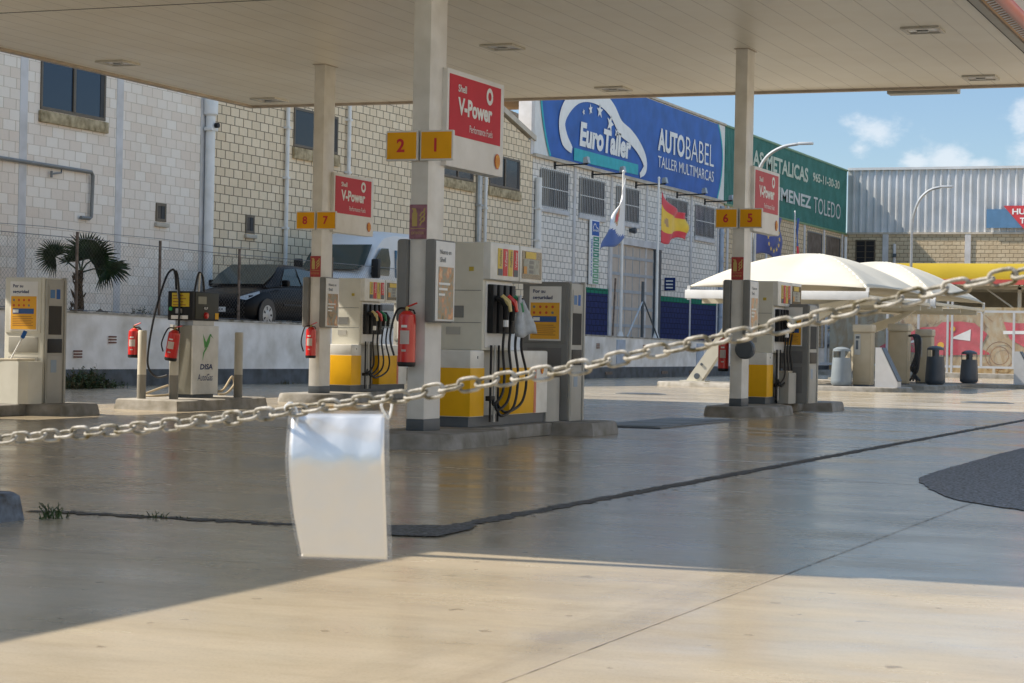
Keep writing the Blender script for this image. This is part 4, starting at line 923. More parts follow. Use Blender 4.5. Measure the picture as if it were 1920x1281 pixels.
m = MB(); m.lathe((-.40, -.02, 1.435), [(.035, 0), (.03, -.02)], pm('green_button', (.02, .35, .08), .4), 14, 'Y'); m.build('start_button', hd)
m = MB(); m.box((-.31, -.03, 1.36), (-.19, -.02, 1.44), M_steel, .004); m.box((-.39, -.026, 1.27), (-.08, -.02, 1.33), M_letter, .002); m.build('nozzle_holder', hd)
m = MB(); m.tube(smooth_path([(-.28, -.06, 1.74), (-.31, -.06, 2.0), (-.37, -.06, 2.06), (-.48, -.08, 1.90), (-.66, -.1, 1.3), (-.76, -.1, .72), (-.74, -.1, .46), (-.60, -.08, .33), (-.42, -.06, .36)], 8), .018, M_blk, 8)
m.build('hose', g); m = MB(); m.tube(smooth_path([(-.31, -.06, 2.04), (-.26, -.06, 1.95), (-.22, -.06, 1.5), (-.24, -.06, .8), (-.32, -.06, .3)], 8), .018, M_blk, 8); m.build('hose', g)
m = MB(); m.tube([(-.26, -.03, 1.6), (-.31, -.05, 2.04)], .012, M_steel); m.lathe((-.31, -.05, 2.0), [(.025, 0), (.03, .05)], M_blk, 10); m.build('hose_mast', g)
m = MB(); m.tube([(-.42, .86, 1.6), (-.42, .9, 2.04)], .02, M_white); m.build('hose_mast', g)
m = MB(); m.tube(smooth_path([(-.46, .80, 1.7), (-.44, .86, 1.98), (-.42, .9, 2.05), (-.40, .97, 1.95), (-.38, 1.0, 1.6)], 6), .018, M_blk, 8); m.build('hose', g)
m = MB(); m.tube(smooth_path([(-.05, .8, .1), (.03, .95, .12), (.02, 1.2, .3), (-.02, 1.35, .33), (-.02, 1.4, .2), (-.05, 1.2, .06), (-.05, .95, .05)], 6), .02, M_tan, 8); m.build('pipe_loop', g)
m = MB(); m.tube(smooth_path([(-.35, -.1, .05), (-.5, -.3, .03), (-.7, -.3, .04), (-.62, -.2, .1), (-.4, -.05, .2)], 6), .018, M_tan, 8); m.build('pipe_loop', g)
m = MB(); bd = pm('emblem_green', (.10, .38, .08), .5)
Pb = lambda y, z: (.0145, .42+y*.75, .82+z*.85)
for pts_ in ([(-.16, .26), (-.04, .12), (.02, .08), (-.02, .04), (-.12, .1)], [(-.12, .1), (-.02, .04), (.0, .02), (-.08, -.02)], [(.0, .12), (.08, .2), (.14, .26), (.2, .25), (.16, .2), (.13, .1), (.05, .0), (-.03, -.02), (-.02, .06)], [(-.03, .0), (.03, -.02), (-.08, -.1), (-.16, -.26), (-.14, -.1)], [(.18, .25), (.3, .16), (.17, .22)]):
    m.add([Pb(a, b) for a, b in pts_], [tuple(range(len(pts_)))], bd)
m.build('hummingbird_emblem', fp, recalc=False)
m = MB(); text(m, 'DISA', (.0145, .23, .46), (0, 1, 0), (0, 0, 1), .40, .09, M_navy, .03, .1); text(m, 'AutoGas', (.0145, .16, .28), (0, 1, 0), (0, 0, 1), .47, .11, M_navy, .0, .15); m.build('lettering', fp, recalc=False)

# ================================================================== SHOP (beside the camera, outside the picture; its roof shades the near ground)
shop = thing('kiosk_building', 'white kiosk building left of the forecourt entrance', 'building', (-16, 0, 0))
m = MB(); m.box((-5, -8, 0), (7.1, 9.4, 4.0), M_white); m.build('wall', shop)
m = MB(); m.box((-5.3, -8.3, 4.0), (7.1, 9.7, 4.38), M_fasc, .02); m.build('roof', shop)
m = MB(); m.box((7.1, -6, .4), (7.13, -1, 3), M_glassd); m.build('window', shop)
M_kblue = pm('worn_blue_kerb_paint', (.16, .20, .26), .7, var=.45, scale=9, bump=.3)
t = thing('pavement_kerb', 'end of a kerb with worn blue paint at the left edge', 'kerb', (-8.1, 10.38, 0))
m = MB(); pl = [(-3.4, -.5), (.45, -.5), (.5, -.42), (.5, .42), (.42, .5), (-3.4, .5)]; n = 6
m.add([(*p, 0) for p in pl]+[(p[0]-.03, p[1]*.97, .15) for p in pl]+[(p[0]-.06, p[1]*.93, .17) for p in pl], [(i, (i+1) % n, n+(i+1) % n, n+i) for i in range(n)]+[(n+i, n+(i+1) % n, 2*n+(i+1) % n, 2*n+i) for i in range(n)]+[tuple(range(2*n, 3*n))], M_kblue)
m.build('kerbstone', t)
m = MB(); m.box((.2, -.512, .04), (.44, -.499, .1), pm('yellow_lichen', (.35, .24, .05), .9, var=.4, scale=20)); m.build('yellow_stain', t)

wh = thing('bounce_warehouse', 'unseen cream warehouse right of the camera, added to bounce warm light', 'building', (17, 50, 0))  # added out of view; its sunlit wall throws warm fill onto the shaded facades
m = MB(); m.box((0, -75, 0), (14, 70, 9), pm('bounce_cream', (.62, .54, .42), .9)); m.build('wall', wh)
m = MB(); m.box((-.15, -75.2, 9), (14.2, 70.2, 9.3), M_trimb); m.build('parapet', wh)
for k in range(12): m = MB(); m.box((-.02, -70+12*k, 2.2), (.01, -64+12*k, 4.4), M_glassd); m.build('window', wh)

# ================================================================== VEGETATION
M_leaf = pm('leaf_green', (.045, .085, .022), .6, var=.3, scale=12)
M_leaf2 = pm('dry_leaf', (.12, .10, .04), .8, var=.3, scale=12)
M_palm = pm('palm_leaf', (.030, .060, .018), .45, var=.35, scale=5)
M_bark = pm('palm_bark', (.10, .065, .035), .95, var=.4, scale=20, bump=1)
def tuft(name, lab, cat, x, y, z, w, d, h, n, mats=(0, 0, 1), seed=1, lean=.4):
    t = thing(name, lab, cat, (x, y, z)); rnd = random.Random(seed); m = MB(); ms = (M_leaf, M_leaf2)
    for i in range(n):
        px, py = rnd.gauss(0, w/3), rnd.gauss(0, d/3); a = rnd.uniform(0, 6.28); hh = h*rnd.uniform(.35, 1)*max(.3, 1-((px/w)**2+(py/d)**2)*2); lx, ly = math.cos(a)*lean*hh, math.sin(a)*lean*hh
        mt = ms[mats[i % len(mats)]]
        m.tube([(px, py, 0), (px+lx*.4, py+ly*.4, hh*.6), (px+lx, py+ly, hh)], [.006, .004, .002], mt, 3, False)
        for k in range(5):
            u = rnd.uniform(.2, 1); c = Vector((px+lx*u, py+ly*u, hh*u)); q = Vector((rnd.gauss(0, 1), rnd.gauss(0, 1), rnd.gauss(.3, .6))).normalized()*h*.13; r_ = Vector((rnd.gauss(0, 1), rnd.gauss(0, 1), rnd.gauss(0, 1))).normalized()*h*.04
            m.add([c, c+q*.5+r_, c+q, c+q*.5-r_], [(0, 1, 2, 3)], mt)
    m.build('foliage', t, recalc=False); return t
tuft('bush', 'low green bush growing at the foot of the whitewashed wall', 'bush', -25.05, 37.7, 0, .6, 1.5, .5, 420, seed=3)
tuft('weed', 'small green weed beside the worn blue kerb', 'weed', -7.52, 11.0, 0, .12, .14, .13, 26, (0, 0, 0), 4, .7)
tuft('weed', 'tiny weed growing in the tar strip right of the blue kerb', 'weed', -7.0, 11.42, 0, .3, .06, .05, 26, (0, 1, 0), 5, .7)
tuft('weed', 'weeds growing on top of the wall right of the palm', 'weed', -26.55, 42.2, 1.5, .2, 1.1, .42, 70, (0, 0, 1), 6)
tuft('weed', 'small weeds on the wall top left of the rusty middle post', 'weed', -26.3, 43.7, 1.45, .2, .6, .32, 26, (0, 1, 0), 7)
tuft('weed', 'faint weed at the wall foot right of the gas island', 'weed', -24.8, 46.2, 0, .15, .8, .12, 40, (0, 1, 1), 8)
t = thing('rubble_pile', 'dark rubble and dry palm litter on the wall top beside the palm', 'rubble', (-26.7, 40.9, 1.48)); rnd = random.Random(9); m = MB()
for i in range(60):
    px, py = rnd.gauss(0, .15), rnd.uniform(-1, 2.2); s = rnd.uniform(.06, .2)*(1-py*.2); bm = bmesh.new(); bmesh.ops.create_icosphere(bm, subdivisions=1, radius=s)
    for v in bm.verts: v.co = v.co*rnd.uniform(.7, 1.2)+Vector((px, py, s*.3))
    m.bm(bm, (M_soil, M_bark, M_grey, M_bluish)[i % 4 if i % 3 else 0])
m.build('debris', t)
# fan palm
palm = thing('fan_palm', 'small fan palm behind the wall and the wire fence', 'palm', (-26.75, 39.9, 1.45))
m = MB(); m.tube([(0, 0, 0), (.02, .02, .35), (-.02, .03, .8), (.03, .05, 1.15)], [.14, .11, .09, .06], M_bark, 12)
rnd = random.Random(2)
for i in range(50): a = rnd.uniform(0, 6.28); z = rnd.uniform(.05, 1.0); r_ = .15-.06*z; m.tube([(r_*math.cos(a), r_*math.sin(a), z), ((r_+.06)*math.cos(a), (r_+.06)*math.sin(a), z+.1)], [.025, .008], M_bark, 4)
m.build('trunk', palm)
def fan(dirv, up, stem, rad, spread=150, nl=34, seed=0, droop=.15):
    """a palmate leaf: petiole, then folded leaflets radiating in a fan"""
    rnd = random.Random(seed); base = Vector((.02, .05, 1.1)); d = Vector(dirv).normalized(); tip = base+d*stem+Vector((0, 0, -.02)); m = MB(); m.tube([base, base+d*stem*.5+Vector((0, 0, .04)), tip], [.022, .018, .014], M_palm, 6)
    upv = Vector(up).normalized(); side = d.cross(upv).normalized(); nrm = side.cross(d)
    for i in range(nl):
        a = R(-spread+2*spread*i/(nl-1)); v = (d*math.cos(a)+side*math.sin(a)).normalized(); L_ = rad*(.86+.14*math.cos(a*.6))*rnd.uniform(.93, 1.05); w = rad*.040
        cr = v.cross(nrm).normalized(); dz = Vector((0, 0, -droop*rad*rnd.uniform(.6, 1.3)))
        p1, p2, p3 = tip+v*L_*.45, tip+v*L_*.75+dz*.35, tip+v*L_+dz
        m.add([tip, p1+cr*w+nrm*.012, p1-cr*w+nrm*.012, p1-nrm*.02, p2+cr*w*.6, p2-cr*w*.6, p3], [(0, 1, 3), (0, 3, 2), (1, 4, 3), (3, 5, 2), (3, 4, 6), (3, 6, 5)], M_palm)
    m.build('frond', palm, recalc=False)
vw = Vector((.55, -.83, .05))   # fronds mostly face the forecourt
def pdir(a, out=0): return (Vector((.83, .55, 0))*math.cos(R(a))+Vector((0, 0, 1))*math.sin(R(a))+vw*out)
fan(pdir(78), vw, .45, .62, 125, 36, 1); fan(pdir(50, .3), vw+Vector((0, 0, .3)), .42, .68, 115, 36, 2); fan(pdir(148, .2), vw+Vector((0, 0, .4)), .68, .52, 120, 34, 3); fan(pdir(8, .4), vw*.7+Vector((0, 0, .7)), .62, .6, 110, 32, 4, .3)
fan(pdir(100, -.4), vw, .30, .5, 80, 22, 5)

# ================================================================== WIRE FENCE on the wall
fe = thing('wire_fence', 'rusty chain link fence along the top of the whitewashed wall', 'fence', (-26, 40, 1.6))
m = MB(); zz0, hh = .0, 1.62; cell = .11
def fp_(y, z): x, zt = wx(y); return Vector((x-.2+26, y-40, zt-1.6+z))
y0, y1 = 24, 54; n = int((y1-y0)/cell)
M_mesh = pm('chain_link_wire', (.13, .12, .11), .6, .3)
for i in range(-int(hh/cell), n):
    for sgn in (1, -1):
        a = y0+i*cell; ya, yb = (a, a+hh) if sgn > 0 else (a+hh, a); za, zb = 0, hh
        ya_, yb_, zA, zB = ya, yb, za, zb
        if min(ya, yb) < y0 or max(ya, yb) > y1: continue
        p, q = fp_(ya_, zA), fp_(yb_, zB); mm = (p+q)/2; w = .0035
        m.add([p+Vector((0, w, 0)), p-Vector((0, w, 0)), q-Vector((0, w, 0)), q+Vector((0, w, 0))], [(0, 1, 2, 3)], M_mesh)
for z in (.03, hh): m.tube([fp_(y, z) for y in range(y0, y1+1, 2)], .008, M_wire, 4)
m.tube([fp_(y, 1.78+(.03 if y % 4 else 0)) for y in range(y0, 47, 2)], .006, M_wire, 4)
m.build('wire_mesh', fe, recalc=False)
for y in (27.5, 31.5, 35.3, 39.08, 42.0, 45.0, 49.0, 53.8): m = MB(); p = fp_(y, 0); m.tube([p-Vector((0, 0, .2)), p+Vector((0, 0, 1.76))], .035, M_rust, 8); m.build('post', fe)
for lab, y, dy, h in (('thin leaning fence post left of the workshop door', 67.7, .2, 2.1), ('leaning rusty fence post right of the red and yellow flag', 79.6, .9, 2.0), ('leaning fence post furthest right before the shade tent', 86.2, 1.2, 1.9)):
    x, z = wx(y); t = thing('fence_post', lab, 'post', (x-.15, y, z-.1)); m = MB(); m.tube([(0, 0, 0), (0, dy, h)], .035, M_rust, 8); m.build('post', t)
x, z = wx(70.2); t = thing('braced_post', 'dark braced fence post at the foot of the white flag pole', 'post', (x-.15, 70.6, z-.1)); m = MB(); m.tube([(0, 0, 0), (0, 0, 2.1)], .06, M_dgrey, 8); m.build('post', t)
m = MB(); m.tube([(0, 0, 1.5), (0, 1.9, .05)], .03, M_dgrey, 6); m.build('brace', t); m = MB(); m.tube([(0, 0, 1.4), (0, -1.7, .05)], .03, M_steel, 6); m.build('brace', t)

# ================================================================== FLAGS
def flagpole(lab, x, y, z0, z1, r=.05):
    t = thing('flagpole', lab, 'flagpole', (x, y, z0), 'white flagpoles behind the wall'); m = MB(); m.tube([(0, 0, 0), (0, 0, z1-z0)], [r*1.25, r*.8], M_white, 10); m.build('pole', t)
    m = MB(); m.lathe((0, 0, 0), [(r*3, 0), (r*2.6, .03), (r*1.4, .22)], M_white, 12); m.build('base', t); m = MB(); m.lathe((0, 0, z1-z0), [(r*.9, 0), (r*1.1, .05), (r*.3, .1)], M_white, 10); m.build('cap', t); return t
flagpole('white flagpole with the white and blue flag', -24.25, 70.3, 1.4, 7.3); flagpole('white flagpole with the red and yellow flag', -24.25, 74.4, 1.4, 7.4); flagpole('flagpole with the dark blue starred flag, mostly behind the right column', -23.9, 86.15, 1.15, 7.2); flagpole('thin flagpole with the furled blue and red flag', -23.95, 93.8, 1.1, 7.4, .035)
def clothmat(name, f, rough=.85):
    return f
def flag(lab, x, y, outline, mats, pick, nu=16, nv=20, amp=.16, seed=1, cat='flag'):
    """outline(u,v)->(dy,z) ; colour by pick(u,v)"""
    t = thing('flag', lab, cat, (x, y, 0)); m = MB(); rnd = random.Random(seed); ph = rnd.uniform(0, 6)
    vs = []
    for i in range(nu+1):
        for j in range(nv+1):
            u, v = i/nu, j/nv; dy, z = outline(u, v); vs.append((.05+amp*u*math.sin(u*9+v*2.2+ph)+.06*math.sin(v*9+u*3)*u, dy, z))
    for i in range(nu):
        for j in range(nv):
            m.add([vs[a] for a in (i*(nv+1)+j, (i+1)*(nv+1)+j, (i+1)*(nv+1)+j+1, i*(nv+1)+j+1)], [(0, 1, 2, 3)], mats[pick((i+.5)/nu, (j+.5)/nv)], True)
    bmx = m.build('cloth', t, recalc=False); bm = bmesh.new(); bm.from_mesh(bmx.data); bmesh.ops.remove_doubles(bm, verts=bm.verts[:], dist=1e-5); bm.to_mesh(bmx.data); bm.free()
    sm = bmx.modifiers.new('s', 'SOLIDIFY'); sm.thickness = .012; return t
def cm(name, c):
    m = pm(name, c, .8, var=.05, scale=4); b = m.node_tree.nodes['Principled BSDF']; b.inputs['Sheen Weight'].default_value = .2; return m
F_w, F_b, F_r, F_y, F_db, F_o = cm('flag_white', (.66, .66, .66)), cm('flag_blue', (.05, .11, .34)), cm('flag_red', (.58, .03, .045)), cm('flag_yellow', (.72, .47, .02)), cm('flag_dark_blue', (.02, .035, .22)), cm('flag_crest', (.40, .24, .10))
# hanging city flag: sags down and to the left of its pole
def o1(u, v):     # u from pole outwards, v from top down
    ztop = 7.1-1.1*u; zbot = 4.98-.65*u-.12*math.sin(u*5)
    z = ztop+(zbot-ztop)*v; return (-u*(.7+1.9*v*(1-.1*v)), z)
def pk1(u, v):
    if ((u-.55)/.22)**2+((v-.42)/.16)**2 < 1: return 2 if ((u-.55)/.13)**2+((v-.42)/.1)**2 < 1 else 3
    return 1 if v+.45*(u-.5) > .74 else 0
flag('white and blue flag with a crest hanging limp left of its pole', -24.2, 70.25, o1, [F_w, F_b, F_r, F_o], pk1, amp=.07, seed=3)
def o2(u, v):
    ztop = 6.95-.62*u**.6-.12*math.sin(u*3.1); zbot = 5.02-.1*math.sin(u*6)+.28*u-.35*max(0, u-.75)
    return (.02+u*2.9*(1-.04*v), ztop+(zbot-ztop)*v)
flag('red and yellow striped flag blowing to the right', -24.2, 74.45, o2, [F_r, F_y, F_o], lambda u, v: 2 if (u-.22)**2/.006+(v-.5)**2/.012 < 1 else (0 if v < .26 or v > .76 else 1), 22, 20, amp=.16, seed=5)
def o3(u, v): ztop = 7.0-.15*math.sin(u*5); zbot = 5.1+.12*math.sin(u*5)+.3*u; return (u*5.0, ztop+(zbot-ztop)*v-.2*u)
t = flag('dark blue flag with yellow stars beside the right column', -23.85, 86.2, o3, [F_db], lambda u, v: 0, 22, 16, amp=.12, seed=8)
m = MB()
for k in range(12):
    a = R(30*k); cy_, cz_ = 2.6+.95*math.cos(a), 5.95+.55*math.sin(a)
    m.add([(.26, cy_+(.16 if q % 2 == 0 else .065)*math.cos(R(90+36*q))*1.2, cz_+(.13 if q % 2 == 0 else .05)*math.sin(R(90+36*q))) for q in range(10)], [tuple(range(10))], F_y)
m.split('star', t)
def o4(u, v): return (.55*u*(.3+.7*v), 7.15-.5*u*0-2.9*v)
flag('furled narrow flag, blue above red and yellow, behind the shade tent', -23.9, 93.85, o4, [F_b, F_r, F_y], lambda u, v: 0 if v < .42 else (1 if (u*3) % 1 < .7 or v < .6 else 2), 8, 18, amp=.05, seed=4)

# ================================================================== STREET LAMPS
def streetlamp(lab, x, y, z0, h, reach, rise):
    t = thing('street_lamp', lab, 'street lamp', (x, y, z0), 'curved grey street lamps'); m = MB()
    pts = [(0, 0, 0), (0, 0, h*.5), (0, 0, h)]+[(reach*math.sin(a)**1.3 if a > 0 else 0, 0, h+rise*(math.sin(a))) for a in [R(90)*k/8 for k in range(1, 7)]]
    pts = [(0, 0, 0), (0, 0, h)]+[(p.x, 0, p.y) for p in smooth_path([(0, h), (.04*reach, h+.35*rise), (.25*reach, h+.72*rise), (.6*reach, h+.93*rise), (reach, h+rise)], 5)]
    m.tube(pts, [.09]+[.065]*(len(pts)-2)+[.04], M_steel, 10); m.build('pole', t)
    m = MB(); m.box((reach-.05, -.1, h+rise-.05), (reach+.55, .1, h+rise+.06), M_alu, .04); m.build('lamp_head', t); m = MB(); m.lathe((0, 0, 0), [(.16, 0), (.14, .5), (.1, .55)], M_steel, 12); m.build('base', t)
streetlamp('curved street lamp rising above the right column sign', -22.05, 80, 0, 7.4, 1.75, 1.8)
streetlamp('curved street lamp standing alone in front of the far hall', -20.35, 103, 0, 7.0, 1.45, 2.25)

# ================================================================== CAR WASH
M_tent = pm('tent_fabric', (.52, .48, .39), .7, var=.03, scale=1)
M_arm = pm('tent_steel_cream', (.62, .58, .47), .5, var=.06)
def tent(lab, x0, x1, y0, y1, z, apex):
    cx, cy = (x0+x1)/2, (y0+y1)/2; t = thing('shade_tent', lab, 'shade tent', (cx, cy, 0), 'cream shade tents over the car wash'); N_ = 28; vs = []; a_, b_ = (x1-x0)/2, (y1-y0)/2
    for i in range(N_+1):
        for j in range(N_+1):
            u, v = -1+2*i/N_, -1+2*j/N_; mx_ = max(abs(u), abs(v)); q = min(abs(u), abs(v)) / (mx_ or 1)
            zz = z+(apex-z)*(1-mx_**1.75)-(0.10*(1-q)**2)*mx_*(1-mx_)*4+.09*(1-q*q)*mx_**6
            pull = 1-.035*(1-q*q)*mx_**3; vs.append((u*a_*pull, v*b_*pull, zz))
    m = MB(); m.add(vs, [(i*(N_+1)+j, (i+1)*(N_+1)+j, (i+1)*(N_+1)+j+1, i*(N_+1)+j+1) for i in range(N_) for j in range(N_)], M_tent, True); o = m.build('fabric', t, recalc=False, auto=25)
    s = o.modifiers.new('s', 'SOLIDIFY'); s.thickness = .015
    for sx in (-1, 1):
        for sy in (-1, 1):
            m = MB(); m.tube([(sx*a_*k/10, sy*b_*k/10, z+(apex-z)*(1-(k/10)**1.75)-.04) for k in range(11)], .035, M_arm, 6); m.build('hip_tube', t)
            m = MB(); m.box((sx*a_-.04, sy*b_-.04, z-.38), (sx*a_+.04, sy*b_+.04, z+.02), M_white); m.build('corner_strut', t)
    for nm, bb in (('gutter', ((-a_-.1, -b_-.06, z-.34), (a_+.04, -b_+.06, z-.10))), ('edge_beam', ((-a_, b_-.05, z-.3), (a_, b_+.05, z-.2))), ('edge_beam', ((a_-.05, -b_, z-.3), (a_+.05, b_, z-.2))), ('edge_beam', ((-a_-.05, -b_+.07, z-.3), (-a_+.05, b_, z-.2)))):
        m = MB(); m.box(*bb, M_white if nm == 'gutter' else M_arm, .01); m.build(nm, t)
    m = MB()
    for k in (-.5, 0, .5): m.box((-a_, k*b_*1.4-.04, z-.45), (a_, k*b_*1.4+.04, z-.31), M_arm)
    m.box((-a_*.1, -b_, z-.46), (a_*.1, b_, z-.452), M_arm); m.build('under_frame', t); return t
tent('front cream shade tent over the car wash bay', -17.4, -12.3, 56.3, 65.2, 2.84, 3.98)
tent('rear cream shade tent half behind the front one', -17.5, -12.2, 65.6, 75.0, 2.88, 4.15)
def tarm(lab, base, knee, tip, y):
    t = thing('tent_arm', lab, 'tent support', (base[0], y, .13), 'leaning cream arms that carry the shade tents'); bx, bz = base
    P_ = [(base[0]-.26, 0), (base[0]+.2, 0), (knee[0]+.25, knee[1]-.18), (tip[0]-.95, tip[1]-.62), (tip[0]-.1, tip[1]-.1), (tip[0], tip[1]), (knee[0]+.3, knee[1]+.16), (knee[0]-.02, knee[1]+.05)]
    m = MB(); m.prism([(p[0]-bx, p[1]) for p in P_], -.14, .14, M_arm, 'XZ'); m.build('arm', t); m = MB(); m.box((-.4, -.25, 0), (.36, .25, .03), M_arm); m.build('foot_plate', t); m = MB(); m.lathe((.08, -.146, .16), [(.09, 0), (.08, -.02)], M_dgrey, 12, 'Y'); m.lathe((.22, -.146, .5), [(.04, 0), (.04, -.02)], M_dgrey, 10, 'Y'); m.split('bolt', t)
tarm('leaning cream arm under the left side of the front tent', (-17.55, 0), (-16.55, 1.75), (-13.0, 2.42), 57.6)
tarm('leaning cream arm under the rear tent behind the grey bin', (-16.15, 0), (-15.35, 1.75), (-13.6, 2.42), 70)
def cisl(lab, poly, h=.13):
    t = thing('wash_island', lab, 'kerb island', (*poly[0], 0), 'concrete islands of the car wash'); n = len(poly); ox_, oy_ = poly[0]; cx = sum(p[0] for p in poly)/n-ox_; cy = sum(p[1] for p in poly)/n-oy_
    lo = [(p[0]-ox_, p[1]-oy_) for p in poly]; m = MB()
    def ins(p, d): v = Vector((cx-p[0], cy-p[1])).normalized()*d; return (p[0]+v.x, p[1]+v.y)
    m.add([(*p, 0) for p in lo]+[(*ins(p, .02), h-.02) for p in lo]+[(*ins(p, .05), h) for p in lo], [(i, (i+1) % n, n+(i+1) % n, n+i) for i in range(n)]+[(n+i, n+(i+1) % n, 2*n+(i+1) % n, 2*n+i) for i in range(n)]+[tuple(range(2*n, 3*n))], M_kerb); m.build('slab', t)
cisl('front concrete island of the car wash under the grey bin', [(-18.4, 56.6), (-17.9, 56.2), (-12, 55.8), (-11.5, 56.0), (-11.2, 56.6), (-11.3, 57.8), (-11.9, 58.6), (-17.9, 58.6), (-18.4, 58.2)])
cisl('middle concrete island of the car wash under the dark bin', [(-14.8, 61.2), (-11.6, 61.0), (-11.1, 61.6), (-11.1, 64.3), (-11.6, 65.6), (-14.8, 65.6)])
cisl('rear concrete island of the car wash in front of the glass fence', [(-18.5, 66.5), (-5, 66.5), (-5, 68.6), (-18.5, 68.6)], .12)
cisl('far kerb below the glass fence', [(-22, 90.3), (-5, 90.3), (-5, 92.5), (-22, 92.5)], .2)
def vac(lab, x, y, w, d, h, hose=False, keypad=True):
    t = thing('vacuum_cabinet', lab, 'vacuum cabinet', (x, y, .13), 'tan coin vacuum cabinets of the car wash')
    m = MB(); m.box((0, 0, .04), (w, d, h-.22), M_tan, .02); b_ = m.build('cabinet', t); m = MB(); m.box((-.03, -.03, h-.22), (w+.03, d+.03, h), M_tancap, .05); m.build('cap', t)
    m = MB(); m.box((.03, -.012, .12), (w-.03, -.0, h-.27), pm('tan_door', (.47, .385, .255), .5, var=.05), .006); dr_ = m.build('door', t)
    m = MB(); m.box((.02, .02, 0), (w-.02, d-.02, .04), M_dgrey); m.build('plinth', t)
    if keypad:
        m = MB(); m.box((.04, -.03, h-.85), (w*.42, -.012, h-.28), M_lgrey, .01); kp = m.build('coin_panel', t); m = MB(); m.box((.08, -.036, h-.7), (w*.3, -.03, h-.45), M_dgrey); m.box((.08, -.036, h-.4), (w*.36, -.03, h-.33), M_dgrey); m.build('slot', kp)
    if hose:
        rnd = random.Random(1)
        for k in range(4): m = MB(); m.tube(smooth_path([(w+.02, .1, h-.35), (w+.2+.05*k, .02*k, h-.4), (w+.25+.03*k, .0, h-.9-.1*k), (w+.12+.05*k, -.02, .5-.05*k), (w+.2, 0, .35), (w+.1+.1*k, -.05, .12)], 5), .035, M_blk, 7); m.build('hose', t)
vac('tan vacuum cabinet behind the grey bin, with coin panel', -12.85, 57.1, .5, .5, 1.72)
vac('tan vacuum cabinet with black hoses on its right side', -12.75, 61.3, .58, .5, 1.80, True, False)
vac('tan vacuum cabinet left of the first dark bin', -12.45, 64.0, .48, .48, 1.68)
def rbin(lab, x, y, mat, r=.28, h=1.05):
    t = thing('litter_bin', lab, 'litter bin', (x, y, .13), 'round litter bins of the car wash'); m = MB(); m.lathe((0, 0, .02), [(r*.86, 0), (r, .06), (r, .14), (r*.93, h*.5), (r*.86, h*.74)], mat, 24); m.build('body', t)
    m = MB(); m.lathe((0, 0, 0), [(r*.75, 0), (r*.75, .03)], M_dgrey, 20); m.build('foot', t)
    m = MB(); m.lathe((0, 0, h*.93), [(r*.86, 0), (r*.84, .06), (r*.5, .11), (.02, .13)], mat, 24)
    for a in (20, 110, 200, 290):
        vs = []; 
        for k in range(5): q = R(a-14+28*k/4); vs += [(r*.86*math.cos(q), r*.86*math.sin(q), h*.73), (r*.86*math.cos(q), r*.86*math.sin(q), h*.95)]
        m.add(vs, [(2*k, 2*k+2, 2*k+3, 2*k+1) for k in range(4)], mat)
    m.build('lid', t, recalc=False); m = MB(); m.lathe((0, 0, h*.5), [(r*.7, 0), (r*.7, .26)], pm('bin_liner_pale', (.42, .42, .40), .6), 16); m.build('liner', t)
rbin('round mid grey litter bin on the front wash island', -13.05, 56.6, pm('bin_grey', (.20, .235, .26), .45, var=.08), .29, 1.03)
rbin('round dark litter bin right of the last vacuum cabinet', -11.56, 62.5, M_slate, .30, 1.12)
rbin('round dark litter bin standing alone near the glass fence', -11.35, 67.2, M_slate, .29, 1.0)
def wedge(lab, x, y, w, h, d, grp='slanted mat cleaning panels'):
    t = thing('mat_holder', lab, 'mat holder', (x, y, .13), grp); m = MB(); m.prism([(0, 0), (w, 0), (w, .14), (w*.25, h), (0, h)], 0, d, M_alu, 'XZ'); m.build('side_panel', t)
    m = MB(); m.add([(w+.012, .02, .16), (w+.012, d-.02, .16), (w*.27+.012, d-.02, h-.02), (w*.27+.012, .02, h-.02)], [(0, 1, 2, 3)], M_slate)
    m.build('dark_slope', t, recalc=False)
    m = MB(); m.prism([(w*.27+.004, h-.01), (w+.006, .16), (w+.02, .18), (w*.3, h)], -.012, d+.012, M_slate, 'XZ'); m.build('dark_edge', t)
wedge('light grey slanted mat holder in front of the first vacuum cabinet', -12.03, 56.2, .62, 1.08, .5)
wedge('dark slanted mat holder at the right near the glass fence', -9.9, 66.9, .66, 1.05, .5)

# glass fence and mural
FYY = 92.0
gf = thing('glass_fence', 'white framed glass fence behind the car wash', 'fence', (-14, FYY, 0))
m = MB(); m.box((-8.2, -.05, 2.86), (9, .05, 2.96), M_alu); m.build('top_rail', gf); m = MB(); m.box((-8.2, -.05, .42), (9, .05, .52), M_alu); m.build('bottom_rail', gf)
M_fg = pm('plexiglass', (.55, .57, .58), .12)
bb = M_fg.node_tree.nodes['Principled BSDF']; bb.inputs['Alpha'].default_value = .09
for k in range(13):
    x = -7.95+1.385*k; m = MB()
    if k == 4: m.box((x-.14, -.06, .15), (x-.05, .06, 4.2), M_alu); m.box((x+.05, -.06, .15), (x+.14, .06, 3.4), M_alu)
    else: m.box((x-.05, -.05, .52), (x+.05, .05, 2.86), M_alu)
    m.build('post', gf)
    if k < 12: m = MB(); m.box((x+.06, -.008, .53), (x+1.32, .008, 2.85), M_fg); m.build('pane', gf)
    m = MB(); m.box((x+.5, -.05, .15), (x+.62, .05, .42), M_trimb); m.build('foot', gf)
mu = thing('mural_wall', 'wall behind the glass fence painted with a red racing car among reeds', 'mural', (-14, 94.6, 0))
